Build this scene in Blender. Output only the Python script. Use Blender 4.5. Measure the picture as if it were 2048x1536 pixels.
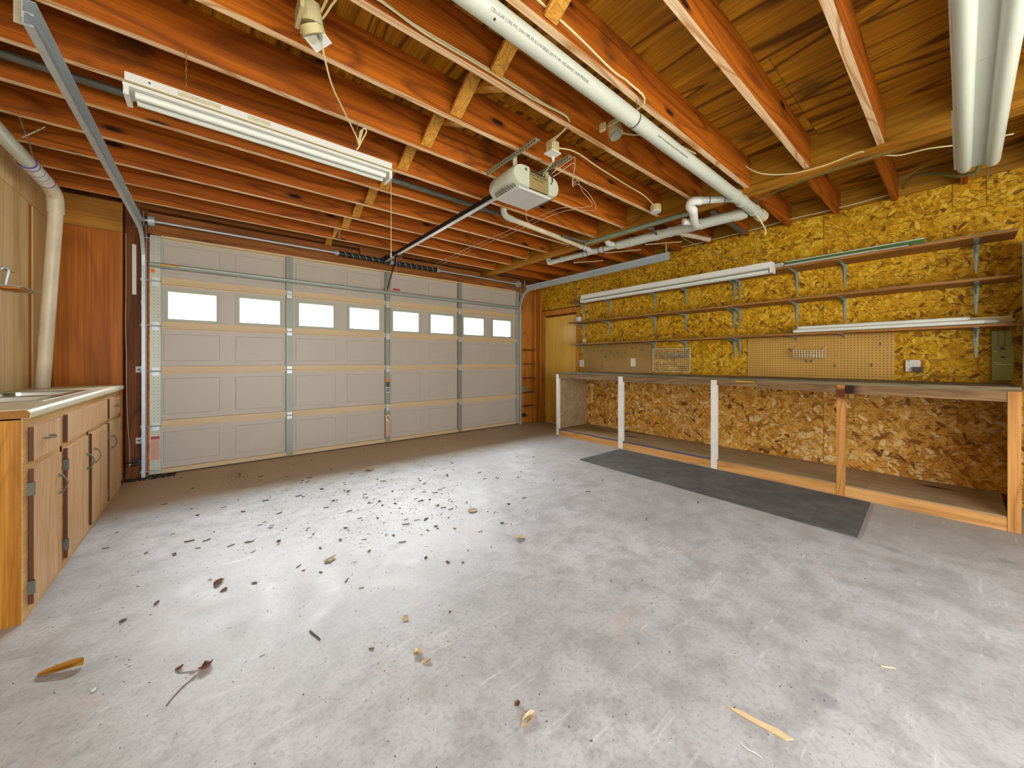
import bpy, math, random
from mathutils import Vector, Matrix
random.seed(7)
S = bpy.context.scene
C = S.collection
for o in list(bpy.data.objects): bpy.data.objects.remove(o)

# ------------------------------------------------------------------ camera, world, sun, exposure
F_PX = 735.0
cam_d = bpy.data.cameras.new('camera'); cam = bpy.data.objects.new('camera', cam_d); C.objects.link(cam)
cam_d.sensor_fit = 'HORIZONTAL'; cam_d.sensor_width = 36.0; cam_d.lens = F_PX / 2048 * 36
cam_d.shift_y = -46 / 2048; cam_d.clip_start = 0.02
cam.location = (0, 0, 1.165); cam.rotation_euler = (math.radians(90), 0, -math.atan(598 / 735))
S.camera = cam
S.view_settings.view_transform = 'Standard'; S.view_settings.look = 'None'
S.view_settings.gamma = 1; S.view_settings.exposure = 0.64
S.view_settings.use_curve_mapping = False

w = bpy.data.worlds.new('sky'); S.world = w; w.use_nodes = True
nt = w.node_tree; nt.nodes.clear()
wo = nt.nodes.new('ShaderNodeOutputWorld'); bg = nt.nodes.new('ShaderNodeBackground')
bg.inputs[0].default_value = (0.93, 0.97, 1.0, 1); bg.inputs[1].default_value = 3.0
nt.links.new(bg.outputs[0], wo.inputs[0])

sl = bpy.data.lights.new('sun', 'SUN'); so = bpy.data.objects.new('sun', sl); C.objects.link(so)
sl.energy = 62; sl.angle = math.radians(58); sl.color = (0.95, 0.98, 1.0)   # hazy, very soft sun in front of the garage
elev = math.radians(33)
sd = Vector((-0.03, -math.cos(elev), -math.sin(elev)))
so.rotation_euler = sd.to_track_quat('-Z', 'Y').to_euler(); so.location = (2, 12, 6)

def area(name, loc, target, sx, sy, e, col):
    l = bpy.data.lights.new(name, 'AREA'); l.shape = 'RECTANGLE'; l.size = sx; l.size_y = sy
    l.energy = e; l.color = col
    o = bpy.data.objects.new(name, l); C.objects.link(o); o.location = loc
    o.rotation_euler = (Vector(target) - Vector(loc)).to_track_quat('-Z', 'Y').to_euler()
    return o
area('rear_fill', (0.9, -1.5, 1.35), (1.9, 4, 1.7), 3.6, 1.9, 50, (0.97, 0.98, 1.0))  # added fill light behind the camera, not a source in the room

# ------------------------------------------------------------------ helpers
def lin(h):
    h = h.lstrip('#'); r = [int(h[i:i+2], 16) / 255 for i in (0, 2, 4)]
    return tuple(((c / 12.92) if c <= 0.04045 else ((c + 0.055) / 1.055) ** 2.4) for c in r) + (1,)

class NT:
    def __init__(s, name):
        s.m = bpy.data.materials.new(name); s.m.use_nodes = True
        s.t = s.m.node_tree; s.n = s.t.nodes; s.n.clear()
        s.out = s.n.new('ShaderNodeOutputMaterial'); s.b = s.n.new('ShaderNodeBsdfPrincipled')
        s.t.links.new(s.b.outputs[0], s.out.inputs[0])
    def add(s, typ, **kw):
        n = s.n.new(typ)
        for k, v in kw.items(): setattr(n, k, v)
        return n
    def L(s, a, b): s.t.links.new(a, b)
    def set(s, n, i, v):
        if hasattr(v, 'is_output') or isinstance(v, bpy.types.NodeSocket): s.L(v, n.inputs[i])
        else: n.inputs[i].default_value = v
    def math(s, op, a, b=None, c=None, clamp=False):
        n = s.add('ShaderNodeMath', operation=op); n.use_clamp = clamp
        s.set(n, 0, a)
        if b is not None: s.set(n, 1, b)
        if c is not None: s.set(n, 2, c)
        return n.outputs[0]
    def coords(s, rnd=True):
        tc = s.add('ShaderNodeTexCoord').outputs['Object']
        if not rnd: return tc
        oi = s.add('ShaderNodeObjectInfo').outputs['Random']
        v = s.add('ShaderNodeVectorMath', operation='MULTIPLY_ADD')
        v.inputs[0].default_value = (13.7, 9.1, 17.3)
        cx = s.add('ShaderNodeCombineXYZ'); 
        for i in range(3): s.L(oi, cx.inputs[i])
        s.L(cx.outputs[0], v.inputs[1]); s.L(tc, v.inputs[2])
        return v.outputs[0]
    def map(s, vec, scale=(1, 1, 1), rot=(0, 0, 0), loc=(0, 0, 0)):
        m = s.add('ShaderNodeMapping'); s.L(vec, m.inputs[0])
        m.inputs[1].default_value = loc; m.inputs[2].default_value = rot; m.inputs[3].default_value = scale
        return m.outputs[0]
    def noise(s, vec, scale, detail=4, rough=0.55, dist=0.0):
        n = s.add('ShaderNodeTexNoise'); s.L(vec, n.inputs['Vector'])
        n.inputs['Scale'].default_value = scale; n.inputs['Detail'].default_value = detail
        n.inputs['Roughness'].default_value = rough; n.inputs['Distortion'].default_value = dist
        return n.outputs[0]
    def voro(s, vec, scale, out='Distance', rand=1.0, feat='F1'):
        n = s.add('ShaderNodeTexVoronoi', feature=feat); s.L(vec, n.inputs['Vector'])
        n.inputs['Scale'].default_value = scale; n.inputs['Randomness'].default_value = rand
        return n.outputs[out]
    def ramp(s, f, stops, interp='LINEAR'):
        r = s.add('ShaderNodeValToRGB'); r.color_ramp.interpolation = interp; e = r.color_ramp.elements
        while len(e) < len(stops): e.new(0.5)
        for k, (p, c) in enumerate(stops):
            e[k].position = p; e[k].color = lin(c) if isinstance(c, str) else (c, c, c, 1)
        s.L(f, r.inputs[0]); return r.outputs[0]
    def mix(s, f, a, b, mode='MIX'):
        m = s.add('ShaderNodeMix', data_type='RGBA', blend_type=mode)
        for idx, v in ((0, f), (6, a), (7, b)):
            if isinstance(v, str): v = lin(v)
            s.set(m, idx, v)
        return m.outputs[2]
    def bump(s, h, st=0.3, d=0.01):
        b = s.add('ShaderNodeBump'); b.inputs['Strength'].default_value = st; b.inputs['Distance'].default_value = d
        s.L(h, b.inputs['Height']); s.L(b.outputs[0], s.b.inputs['Normal'])
    def base(s, c, rough=0.6, metal=0.0, spec=0.5):
        s.set(s.b, 'Base Color', lin(c) if isinstance(c, str) else c)
        s.set(s.b, 'Roughness', rough); s.set(s.b, 'Metallic', metal); s.b.inputs['Specular IOR Level'].default_value = spec

def plain(name, c, rough=0.6, metal=0.0, var=0.12, vs=6.0, spec=0.5):
    t = NT(name); v = t.coords()
    n = t.noise(v, vs, 5, 0.6)
    col = t.mix(1.0, c, t.ramp(n, [(0.3, 1 - var), (0.7, 1.0 + 0.0)]), 'MULTIPLY')
    t.base(col, rough, metal, spec); return t.m

def wood(name, light, mid, dark, axis='X', gs=9.0, knots=0.0, rough=0.65, streak=0.5, stain=None, kn_col='#2a0f06'):
    t = NT(name); v = t.coords()
    sc = {'X': (0.11, 1, 1), 'Y': (1, 0.11, 1), 'Z': (1, 1, 0.11)}[axis]
    big = t.map(v, sc)
    warp = t.noise(big, gs * 0.35, 2, 0.5)
    g = t.noise(big, gs, 3, 0.5, 1.2)
    # growth rings
    r = t.math('FRACT', t.math('MULTIPLY', warp, 9.0 + gs * 0.4))
    ring = t.math('ABSOLUTE', t.math('SUBTRACT', r, 0.5))
    fine = t.noise(t.map(v, tuple(x if x < 1 else 7 for x in tuple(q * 0.6 if q < 1 else 1 for q in sc))), gs * 2.2, 4, 0.7)
    col = t.ramp(g, [(0.3, mid), (0.65, light)])
    col = t.mix(t.math('MULTIPLY', t.ramp(ring, [(0.30, 0.0), (0.48, 1.0)]), streak), col, dark)
    col = t.mix(t.math('MULTIPLY', t.ramp(fine, [(0.42, 1.0), (0.6, 0.0)]), 0.45), col, dark, 'MIX')
    if stain:
        sn = t.noise(t.map(v, tuple(0.6 if q < 1 else 1 for q in sc)), 2.1, 5, 0.6)
        col = t.mix(t.ramp(sn, [(0.60, 0.0), (0.68, 0.75)]), col, stain)
    if knots > 0:
        kv = t.map(v, {'X': (1.0, 0.25, 3.2), 'Y': (2.6, 1.0, 0.25), 'Z': (3.2, 0.25, 1.0)}[axis])
        d = t.voro(kv, knots)
        col = t.mix(t.ramp(d, [(0.07, 1.0), (0.10, 0.6), (0.17, 0.0)]), col, kn_col)
    t.base(col, rough, 0, 0.3); t.bump(fine, 0.15, 0.004); return t.m

def osb(name, c1, c2, c3, c4, c5, seed=0.0, k_=1.0):
    t = NT(name); v = t.coords()
    nz = t.add('ShaderNodeTexNoise'); t.L(v, nz.inputs['Vector']); nz.inputs['Scale'].default_value = 9
    vm = t.add('ShaderNodeVectorMath', operation='MULTIPLY_ADD'); t.L(nz.outputs['Color'], vm.inputs[0])
    vm.inputs[1].default_value = (0.02, 0.02, 0.02); t.L(v, vm.inputs[2]); vd = vm.outputs[0]
    col = None
    for k, ang in enumerate((1.55, 0.35, 2.75, 1.15, 2.1, 0.05, 2.45, 0.8)):
        mv = t.map(vd, (0.2, 1.0, 1.0), (ang, 0, 0), (k * 3.1, k * 1.7, k * 2.3))
        mv = t.map(mv, (1.0, 2.9, 1.0))
        vo = t.add('ShaderNodeTexVoronoi', feature='F1'); t.L(mv, vo.inputs['Vector'])
        vo.inputs['Scale'].default_value = k_ * (8.5, 10.0, 9.5, 11.0, 9.0, 12.5, 12.0, 15.0)[k]
        sep = t.add('ShaderNodeSeparateColor'); t.L(vo.outputs['Color'], sep.inputs[0])
        tone = t.ramp(sep.outputs[0], [(0.0, c4), (0.07, c3), (0.30, c2), (0.70, c1), (0.97, c5)])
        rim = t.ramp(vo.outputs['Distance'], [(0.30, 1.0), (0.62, 0.80)])
        tone = t.mix(1.0, tone, rim, 'MULTIPLY')
        if col is None: col = tone
        else:
            mk = t.ramp(sep.outputs[1], [(0.62, 0.0), (0.63, 1.0)])
            edge = t.ramp(vo.outputs['Distance'], [(0.46, 1.0), (0.52, 0.0)])
            col = t.mix(t.math('MULTIPLY', mk, edge), col, tone)
    for ang, sc_ in ((0.9, 16), (2.2, 18), (1.6, 14)):      # thin dark slivers between the strands
        mv = t.map(t.map(vd, (0.2, 1.0, 1.0), (ang, 0, 0), (ang, ang, 1)), (1.0, 7.0, 1.0))
        vo = t.add('ShaderNodeTexVoronoi', feature='F1'); t.L(mv, vo.inputs['Vector']); vo.inputs['Scale'].default_value = sc_
        sep = t.add('ShaderNodeSeparateColor'); t.L(vo.outputs['Color'], sep.inputs[0])
        mk = t.math('MULTIPLY', t.ramp(sep.outputs[1], [(0.84, 0.0), (0.85, 0.85)]), t.ramp(vo.outputs['Distance'], [(0.34, 1.0), (0.42, 0.0)]))
        col = t.mix(mk, col, c4)
    gr = t.noise(t.map(vd, (4, 4, 1)), 24, 4, 0.7)
    col = t.mix(t.ramp(gr, [(0.34, 0.5), (0.46, 0.0)]), col, c4)
    big = t.noise(v, 1.3, 3, 0.5)
    col = t.mix(1.0, col, t.ramp(big, [(0.3, 0.86), (0.7, 1.0)]), 'MULTIPLY')
    t.base(col, 0.7, 0, 0.25); t.bump(gr, 0.25, 0.004); return t.m

def dots(name, c, pitch, rad, a=1, b=2, rough=0.6, metal=0.0, hole='#1a1208', off=0.5):
    t = NT(name); v = t.coords(False)
    sp = t.add('ShaderNodeSeparateXYZ'); t.L(v, sp.inputs[0])
    q = []
    for i in (a, b):
        f = t.math('FRACT', t.math('ADD', t.math('DIVIDE', sp.outputs[i], pitch), 100 + off))
        f = t.math('SUBTRACT', f, 0.5); q.append(t.math('MULTIPLY', f, f))
    d = t.math('SQRT', t.math('ADD', q[0], q[1]))
    m = t.math('LESS_THAN', d, rad / pitch)
    n = t.noise(v, 5, 4)
    col = t.mix(1.0, c, t.ramp(n, [(0.3, 0.86), (0.7, 1.0)]), 'MULTIPLY')
    t.base(t.mix(m, col, hole), rough, metal, 0.3); return t.m

# ---- materials
M = {}
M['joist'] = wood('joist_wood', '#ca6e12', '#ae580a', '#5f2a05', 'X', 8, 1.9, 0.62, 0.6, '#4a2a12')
M['joist_lit_bottom'] = wood('joist_lit_underside', '#fde6c0', '#f4cf98', '#bb7a36', 'X', 12, 0, 0.6, 0.75)  # paler copy for undersides: light bounced off the floor, painted in
M['joist_y'] = wood('beam_wood', '#c08c20', '#a07014', '#684610', 'Y', 8, 1.4, 0.65, 0.45)
M['ply'] = wood('plywood_wood', '#d0921c', '#a86c10', '#4f2c06', 'Y', 7, 1.7, 0.6, 0.9, '#5f4118')
M['bridge'] = wood('pine_strip', '#e0a844', '#c88a2c', '#8a5618', 'Z', 12, 2.0)
M['ledger'] = wood('ledger_wood', '#c48a24', '#aa7018', '#744510', 'Y', 10, 1.6)
M['pine_y'] = wood('pine_long', '#dba765', '#c68e4c', '#9a6430', 'Y', 10, 2.2, kn_col='#5a2c12')
M['pine_z'] = wood('pine_upright', '#d39a55', '#bd8140', '#8e5826', 'Z', 10, 2.0, kn_col='#5a2c12')
M['greywood'] = wood('weathered_board', '#96754e', '#7a5c3a', '#4e3520', 'Y', 10, 1.8)
M['dustply'] = wood('dusty_plywood', '#b39a78', '#9b8058', '#6f5434', 'Y', 6, 1.2, streak=0.25)
M['darkboard'] = wood('dark_board', '#8d7d5c', '#6f6246', '#3d3525', 'Y', 9)
M['cab'] = wood('cabinet_veneer', '#bf842a', '#a56a18', '#75470e', 'Z', 14, 0, 0.45, 0.3)
M['cabdoor'] = wood('worn_cabinet_veneer', '#dcb88c', '#cc9c68', '#9c6a36', 'Z', 16, 0, 0.5, 0.25)
M['cabedge'] = plain('dark_stained_edge', '#5c3018', 0.6, 0, 0.2)
M['frame'] = wood('cabinet_frame_wood', '#d8b070', '#c99a56', '#a0723a', 'Y', 12, 0, 0.5, 0.25)
M['panelply'] = wood('orange_plywood', '#c8761a', '#b0600e', '#7a3e06', 'Z', 5, 0, 0.5, 0.3)
M['palepanel'] = wood('pale_plywood', '#efd6a6', '#e4c48c', '#c49c62', 'Z', 7, 0, 0.5, 0.3)
M['strip'] = wood('ochre_plywood', '#c98e38', '#b57a28', '#8e5c1a', 'X', 5, 0, 0.5, 0.25)
M['darkstud'] = wood('dark_stud', '#8a5022', '#6f3c16', '#3d1f0b', 'Z', 7, 1.2)
M['header'] = wood('header_wood', '#a8682c', '#8c521f', '#5a3010', 'X', 7, 1.3)
M['doorwood'] = wood('yellow_door_veneer', '#efc862', '#e2b44c', '#c49436', 'Z', 4, 0, 0.28, 0.25)
M['casing'] = wood('door_casing_wood', '#cb8a34', '#b87426', '#8a5218', 'Z', 8, 0)
M['shelfwood'] = wood('shelf_board_wood', '#b9803c', '#9c672c', '#6b421a', 'Y', 9, 0)
M['osb'] = osb('strand_board', '#d8a614', '#cb940e', '#ad780c', '#6f480c', '#e8c040')
M['osb_shade'] = osb('strand_board_bench_shade', '#e0aa50', '#d29438', '#aa7028', '#6a4018', '#eccb90', 5.0, 0.72)  # same board, with the under-bench shading put into a tanner colour
M['white'] = plain('white_paint', '#d9d9d0', 0.45, 0, 0.06)
M['whitewood'] = plain('white_painted_wood', '#e4e0d6', 0.6, 0, 0.15, 12)
M['pvc'] = plain('white_pvc', '#c2c6b6', 0.35, 0, 0.06, 3)
M['pvc_old'] = plain('stained_pvc', '#e2d3b4', 0.4, 0, 0.25, 5)
M['galv'] = plain('galvanised_steel', '#c4cccf', 0.4, 0.35, 0.15, 20)
M['galv_dull'] = plain('dull_galvanised_steel', '#a3a596', 0.55, 0.35, 0.25, 14)
M['greenmetal'] = plain('grey_green_steel', '#8a9a82', 0.5, 0.4, 0.2, 12)
M['strutsteel'] = plain('grey_green_strut', '#a9b1aa', 0.4, 0.4, 0.12, 9)
M['bracket'] = plain('zinc_bracket', '#9aaba4', 0.4, 0.4, 0.2, 18)
M['iron'] = plain('grey_iron_pipe', '#6a6a60', 0.6, 0.3, 0.3, 10)
M['black'] = plain('black_plastic', '#1d1d1d', 0.5)
M['spring'] = plain('black_spring_steel', '#26282a', 0.5, 0.3)
M['red'] = plain('red_plastic', '#b3201c', 0.45)
M['orange'] = plain('orange_paint', '#e07a1a', 0.5)
M['yellowtape'] = plain('yellow_paint', '#d8a21e', 0.5)
M['purple'] = plain('purple_primer', '#5a2f8c', 0.5)
M['cream'] = plain('cream_cable', '#dccf9c', 0.5)
M['pinkwire'] = plain('pale_bell_wire', '#d9b79a', 0.5)
M['olivecable'] = plain('olive_cable', '#6f6a3c', 0.6)
M['doorsteel'] = plain('garage_door_paint', '#bbb2a5', 0.42, 0, 0.06, 3)
M['doorrail'] = plain('garage_door_rail_paint', '#d0b78c', 0.45, 0, 0.08, 3)
M['winframe'] = plain('window_frame_plastic', '#aeb2a0', 0.5, 0, 0.06)
M['opener'] = plain('opener_plastic', '#b9bca6', 0.4, 0, 0.05)
M['openerlens'] = plain('opener_lens', '#c6c3bd', 0.25, 0, 0.08, 9)
M['openerface'] = plain('opener_face', '#8f7c4c', 0.5, 0, 0.1)
M['openerslot'] = plain('opener_slot', '#5b5a48', 0.6)
M['olive'] = plain('olive_plastic', '#77762e', 0.45, 0, 0.1)
M['olive2'] = plain('olive_plastic_light', '#86853c', 0.45, 0, 0.1)
M['beige'] = plain('beige_plastic', '#c2b583', 0.5, 0, 0.1)
M['cardgreen'] = plain('green_enamel', '#4f7f3a', 0.5, 0, 0.1)
M['tube'] = plain('lamp_tube_glass', '#d9dcd0', 0.2, 0, 0.03)
M['lens'] = plain('lamp_lens', '#c3c8b8', 0.3, 0, 0.05)
M['chrome'] = plain('steel_sink', '#b9b9b0', 0.22, 0.95, 0.1)
M['laminate'] = plain('speckled_laminate', '#d2cba8', 0.35, 0, 0.14, 22)
M['particle'] = plain('particle_board', '#9a6a2c', 0.8, 0, 0.35, 40)
M['steelwire'] = plain('pale_wire', '#e3dcc4', 0.4, 0.1)
M['ink'] = plain('ink', '#4a4a44', 0.7)
M['paper'] = plain('paper_label', '#e6dcc0', 0.7)
M['label_grey'] = plain('printed_label', '#cfc7a6', 0.7, 0, 0.3, 60)
M['label_red'] = plain('warning_print', '#d8a896', 0.6, 0, 0.25, 90)
M['blue'] = plain('blue_tape', '#35457a', 0.6)
M['brass'] = plain('brassy_chain', '#b09656', 0.4, 0.7)
M['pier'] = wood('pier_plywood', '#d08a34', '#bb7224', '#8a4e16', 'Z', 6, 1.2)
M['dirt'] = plain('dark_dirt', '#3a2c1e', 0.9)
M['leaf'] = plain('dry_leaf', '#7d6a55', 0.8, 0, 0.5, 30)
M['leaf_pale'] = plain('pale_dry_leaf', '#cdb894', 0.8, 0, 0.35, 30)
M['leaf_yellow'] = plain('yellow_leaf', '#a8741c', 0.7, 0, 0.3, 30)
M['leaf_red'] = plain('reddish_leaf', '#7a4f3c', 0.8, 0, 0.4, 30)
M['twig'] = plain('twig_bark', '#5f5346', 0.85, 0, 0.3, 30)
M['splinter'] = plain('wood_splinter', '#d8bd90', 0.7, 0, 0.15, 20)
M['peg'] = dots('pegboard', '#c89c4e', 0.0254, 0.0036, 1, 2, 0.6)
M['pegdark'] = dots('brown_pegboard', '#ad8a4c', 0.0254, 0.0034, 1, 2, 0.6, 0, '#54401c')
M['pegwhite'] = dots('white_pegboard', '#e3e6d2', 0.0254, 0.0036, 1, 2, 0.6, 0, '#2b2b22')
M['perf_y'] = dots('perforated_steel', '#a9b39c', 0.03, 0.006, 1, 2, 0.45, 0.4, '#2c2c20', 0.5)
M['perf_z'] = dots('perforated_strap', '#c3bda2', 0.02, 0.004, 2, 1, 0.5, 0.3, '#3a2a18', 0.5)
M['stile'] = dots('punched_stile', '#b9bcae', 0.034, 0.0032, 0, 2, 0.45, 0.35, '#3c3c34', 0.25)
M['stile_mid'] = dots('punched_middle_stile', '#94978a', 0.034, 0.0026, 0, 2, 0.45, 0.3, '#2c2c24', 0.25)

# glass with a little dirt
t = NT('door_glass'); v = t.coords()
tr = t.add('ShaderNodeBsdfTransparent'); tr.inputs[0].default_value = (0.97, 0.98, 0.98, 1)
gl = t.add('ShaderNodeBsdfGlossy'); gl.inputs['Roughness'].default_value = 0.05
mx = t.add('ShaderNodeMixShader'); mx.inputs[0].default_value = 0.06
t.L(tr.outputs[0], mx.inputs[1]); t.L(gl.outputs[0], mx.inputs[2])
df = t.add('ShaderNodeBsdfDiffuse'); df.inputs[0].default_value = lin('#6e6456')
sp = t.math('MULTIPLY', t.ramp(t.noise(v, 75, 2, 0.5), [(0.66, 0.0), (0.70, 1.0)]), t.ramp(t.noise(v, 3.5, 2), [(0.50, 0.0), (0.60, 1.0)]))
m2 = t.add('ShaderNodeMixShader'); t.L(sp, m2.inputs[0]); t.L(mx.outputs[0], m2.inputs[1]); t.L(df.outputs[0], m2.inputs[2])
t.L(m2.outputs[0], t.out.inputs[0]); M['glass'] = t.m

# concrete
t = NT('worn_concrete'); v = t.coords(False)
n1 = t.noise(v, 1.1, 6, 0.6); n2 = t.noise(v, 7, 6, 0.65); n3 = t.noise(v, 60, 3, 0.6)
col = t.ramp(n1, [(0.3, '#9c9c9b'), (0.5, '#afafaf'), (0.72, '#bfbfc0')])
col = t.mix(t.ramp(n2, [(0.38, 0.6), (0.56, 0.0)]), col, '#8a8985')
col = t.mix(t.ramp(n3, [(0.38, 0.30), (0.5, 0.0)]), col, '#7d7973')
sp = t.noise(t.map(v, (1, 1, 1), (0, 0, 0), (3, 3, 0)), 2.6, 4, 0.7)
col = t.mix(t.ramp(sp, [(0.60, 0.0), (0.72, 0.35)]), col, '#bfa596')
sc = t.noise(t.map(v, (0.9, 7, 1), (0, 0, 0.5)), 3.2, 5, 0.7)
col = t.mix(t.ramp(sc, [(0.60, 0.0), (0.68, 0.45)]), col, '#d6d4d2')
sx = t.add('ShaderNodeSeparateXYZ'); t.L(v, sx.inputs[0])
# painted warm shadow tone near the garage door, greyer along bench wall, oil spots
near = t.math('MULTIPLY', t.ramp(t.math('MULTIPLY', t.math('ADD', sx.outputs[1], t.math('MULTIPLY', n1, 0.5)), 0.1), [(0.41, 0.0), (0.47, 1.0)]), 0.75)
col = t.mix(near, col, '#c8a878')
right = t.math('MULTIPLY', t.ramp(t.math('MULTIPLY', t.math('ADD', sx.outputs[0], t.math('MULTIPLY', n1, 0.9)), 0.1), [(0.30, 0.0), (0.46, 1.0)]), 0.45)
col = t.mix(right, col, '#8d8578')
oil = t.voro(t.map(v, (1.6, 1.6, 1)), 2.2)
oily = t.math('MULTIPLY', t.ramp(oil, [(0.09, 1.0), (0.16, 0.0)]), t.ramp(sx.outputs[1], [(0.30, 0.55), (1.0, 0.0)]))
col = t.mix(oily, col, '#77777a')
rv = t.add('ShaderNodeVectorMath', operation='DISTANCE'); t.L(t.map(v, (1, 1, 0)), rv.inputs[0]); rv.inputs[1].default_value = (0.80, 4.55, 0)
rad = t.math('ADD', rv.outputs['Value'], t.math('MULTIPLY', n1, 0.08))
band = t.ramp(t.math('ABSOLUTE', t.math('SUBTRACT', rad, 0.64)), [(0.05, 1.0), (0.16, 0.0)])
lines = t.ramp(t.math('SINE', t.math('MULTIPLY', rad, 190)), [(0.0, 0.2), (0.6, 1.0)])
side = t.ramp(t.math('ADD', t.math('MULTIPLY', sx.outputs[0], 1.0), 0.5), [(0.55, 1.0), (0.95, 0.0)])
arc = t.math('MULTIPLY', t.math('MULTIPLY', band, lines), t.math('MULTIPLY', side, 0.55))
col = t.mix(arc, col, '#6e5638')
fl = t.noise(v, 95, 2, 0.5)
col = t.mix(t.ramp(fl, [(0.70, 0.0), (0.73, 0.8)]), col, '#4c443c')
t.base(col, t.ramp(n2, [(0.3, 0.38), (0.7, 0.6)]), 0, 0.45); t.bump(n3, 0.2, 0.003); M['concrete'] = t.m

# rubber mat
t = NT('ribbed_rubber'); v = t.coords(False); sx = t.add('ShaderNodeSeparateXYZ'); t.L(v, sx.inputs[0])
rb = t.math('ABSOLUTE', t.math('SUBTRACT', t.math('FRACT', t.math('MULTIPLY', sx.outputs[0], 55)), 0.5))
n = t.noise(v, 4, 6, 0.7); n4 = t.noise(v, 60, 3, 0.7)
col = t.mix(t.ramp(n, [(0.4, 0.0), (0.65, 0.55)]), '#565553', '#827f79')
col = t.mix(t.ramp(n4, [(0.62, 0.0), (0.7, 0.5)]), col, '#a09a90')
col = t.mix(t.math('MULTIPLY', rb, 1.2), col, '#343330')
t.base(col, 0.75, 0, 0.3); t.bump(rb, 0.6, 0.003); M['mat'] = t.m

# ------------------------------------------------------------------ mesh builder
def basis(d):
    d = Vector(d).normalized(); a = Vector((0, 0, 1)) if abs(d.z) < 0.9 else Vector((1, 0, 0))
    u = d.cross(a).normalized(); return u, d.cross(u).normalized()
class MB:
    def __init__(s): s.v = []; s.f = []
    def box(s, x0, x1, y0, y1, z0, z1):
        b = len(s.v)
        s.v += [(x, y, z) for z in (z0, z1) for y in (y0, y1) for x in (x0, x1)]
        s.f += [tuple(b + i for i in q) for q in ((0, 2, 3, 1), (4, 5, 7, 6), (0, 1, 5, 4), (2, 6, 7, 3), (0, 4, 6, 2), (1, 3, 7, 5))]
        return s
    def bev(s, x0, x1, y0, y1, z0, z1, c, face='-Y'):
        """box whose outward face is chamfered by c (frustum)"""
        b = len(s.v)
        ax = 'XYZ'.index(face[1]); lo = [x0, y0, z0]; hi = [x1, y1, z1]; neg = face[0] == '-'
        i, j = [k for k in range(3) if k != ax]
        for lvl in (0, 1):
            near = (lvl == 1); pos = (lo[ax] if neg else hi[ax]) if near else (hi[ax] if neg else lo[ax]); k = c if near else 0
            for (p, q) in ((lo[i] + k, lo[j] + k), (hi[i] - k, lo[j] + k), (hi[i] - k, hi[j] - k), (lo[i] + k, hi[j] - k)):
                w_ = [0, 0, 0]; w_[ax] = pos; w_[i] = p; w_[j] = q; s.v.append(tuple(w_))
        s.f += [(b, b+1, b+2, b+3), (b+4, b+5, b+6, b+7)] + [(b+k, b+(k+1) % 4, b+4+(k+1) % 4, b+4+k) for k in range(4)]
        return s
    def beam(s, p, q, wu, wv, up=None):
        p = Vector(p); q = Vector(q); d = (q - p).normalized()
        if up is None: u, v = basis(d)
        else: v = Vector(up); v = (v - d * v.dot(d)).normalized(); u = d.cross(v)
        b = len(s.v)
        for e in (p, q):
            for a, c in ((-1, -1), (1, -1), (1, 1), (-1, 1)): s.v.append(tuple(e + u * a * wu / 2 + v * c * wv / 2))
        s.f += [(b, b+3, b+2, b+1), (b+4, b+5, b+6, b+7)] + [(b+k, b+(k+1) % 4, b+4+(k+1) % 4, b+4+k) for k in range(4)]
        return s
    def cyl(s, p, q, r, n=14, r2=None, caps=True):
        p = Vector(p); q = Vector(q); u, v = basis(q - p); r2 = r if r2 is None else r2; b = len(s.v)
        for e, rr in ((p, r), (q, r2)):
            for k in range(n):
                a = 2 * math.pi * k / n; s.v.append(tuple(e + (u * math.cos(a) + v * math.sin(a)) * rr))
        s.f += [(b+k, b+(k+1) % n, b+n+(k+1) % n, b+n+k) for k in range(n)]
        if caps: s.f += [tuple(b+k for k in reversed(range(n))), tuple(b+n+k for k in range(n))]
        return s
    def tube(s, pts, r, n=6, smooth=4, caps=True):
        P = [Vector(p) for p in pts]
        if smooth > 1 and len(P) > 2:
            Q = []
            for i in range(len(P) - 1):
                a = P[max(i-1, 0)]; b_ = P[i]; c_ = P[i+1]; d_ = P[min(i+2, len(P)-1)]
                for k in range(smooth):
                    x = k / smooth
                    Q.append(0.5 * ((2*b_) + (c_-a)*x + (2*a-5*b_+4*c_-d_)*x*x + (-a+3*b_-3*c_+d_)*x**3))
            Q.append(P[-1]); P = Q
        b = len(s.v); u = None
        for i, p in enumerate(P):
            d = (P[min(i+1, len(P)-1)] - P[max(i-1, 0)])
            if d.length < 1e-9: d = Vector((0, 0, 1))
            d.normalize()
            if u is None: u, v = basis(d)
            else:
                u = (u - d * u.dot(d)); u = u.normalized() if u.length > 1e-6 else basis(d)[0]; v = d.cross(u)
            rr = r[i] if isinstance(r, list) and i < len(r) else (r if not isinstance(r, list) else r[-1])
            for k in range(n):
                a = 2 * math.pi * k / n; s.v.append(tuple(p + (u * math.cos(a) + v * math.sin(a)) * rr))
        m = len(P)
        for i in range(m-1):
            for k in range(n):
                s.f.append((b+i*n+k, b+i*n+(k+1) % n, b+(i+1)*n+(k+1) % n, b+(i+1)*n+k))
        if caps: s.f += [tuple(b+k for k in reversed(range(n))), tuple(b+(m-1)*n+k for k in range(n))]
        return s
    def prism(s, poly, axis, a, b_):
        """extrude polygon given in the two other axes (in order) along axis"""
        n = len(poly); b = len(s.v); ax = 'XYZ'.index(axis); o = [k for k in range(3) if k != ax]
        for pos in (a, b_):
            for p in poly:
                w_ = [0, 0, 0]; w_[ax] = pos; w_[o[0]] = p[0]; w_[o[1]] = p[1]; s.v.append(tuple(w_))
        s.f += [tuple(b+k for k in range(n)), tuple(b+n+k for k in reversed(range(n)))]
        s.f += [(b+k, b+n+k, b+n+(k+1) % n, b+(k+1) % n) for k in range(n)]
        return s
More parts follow.
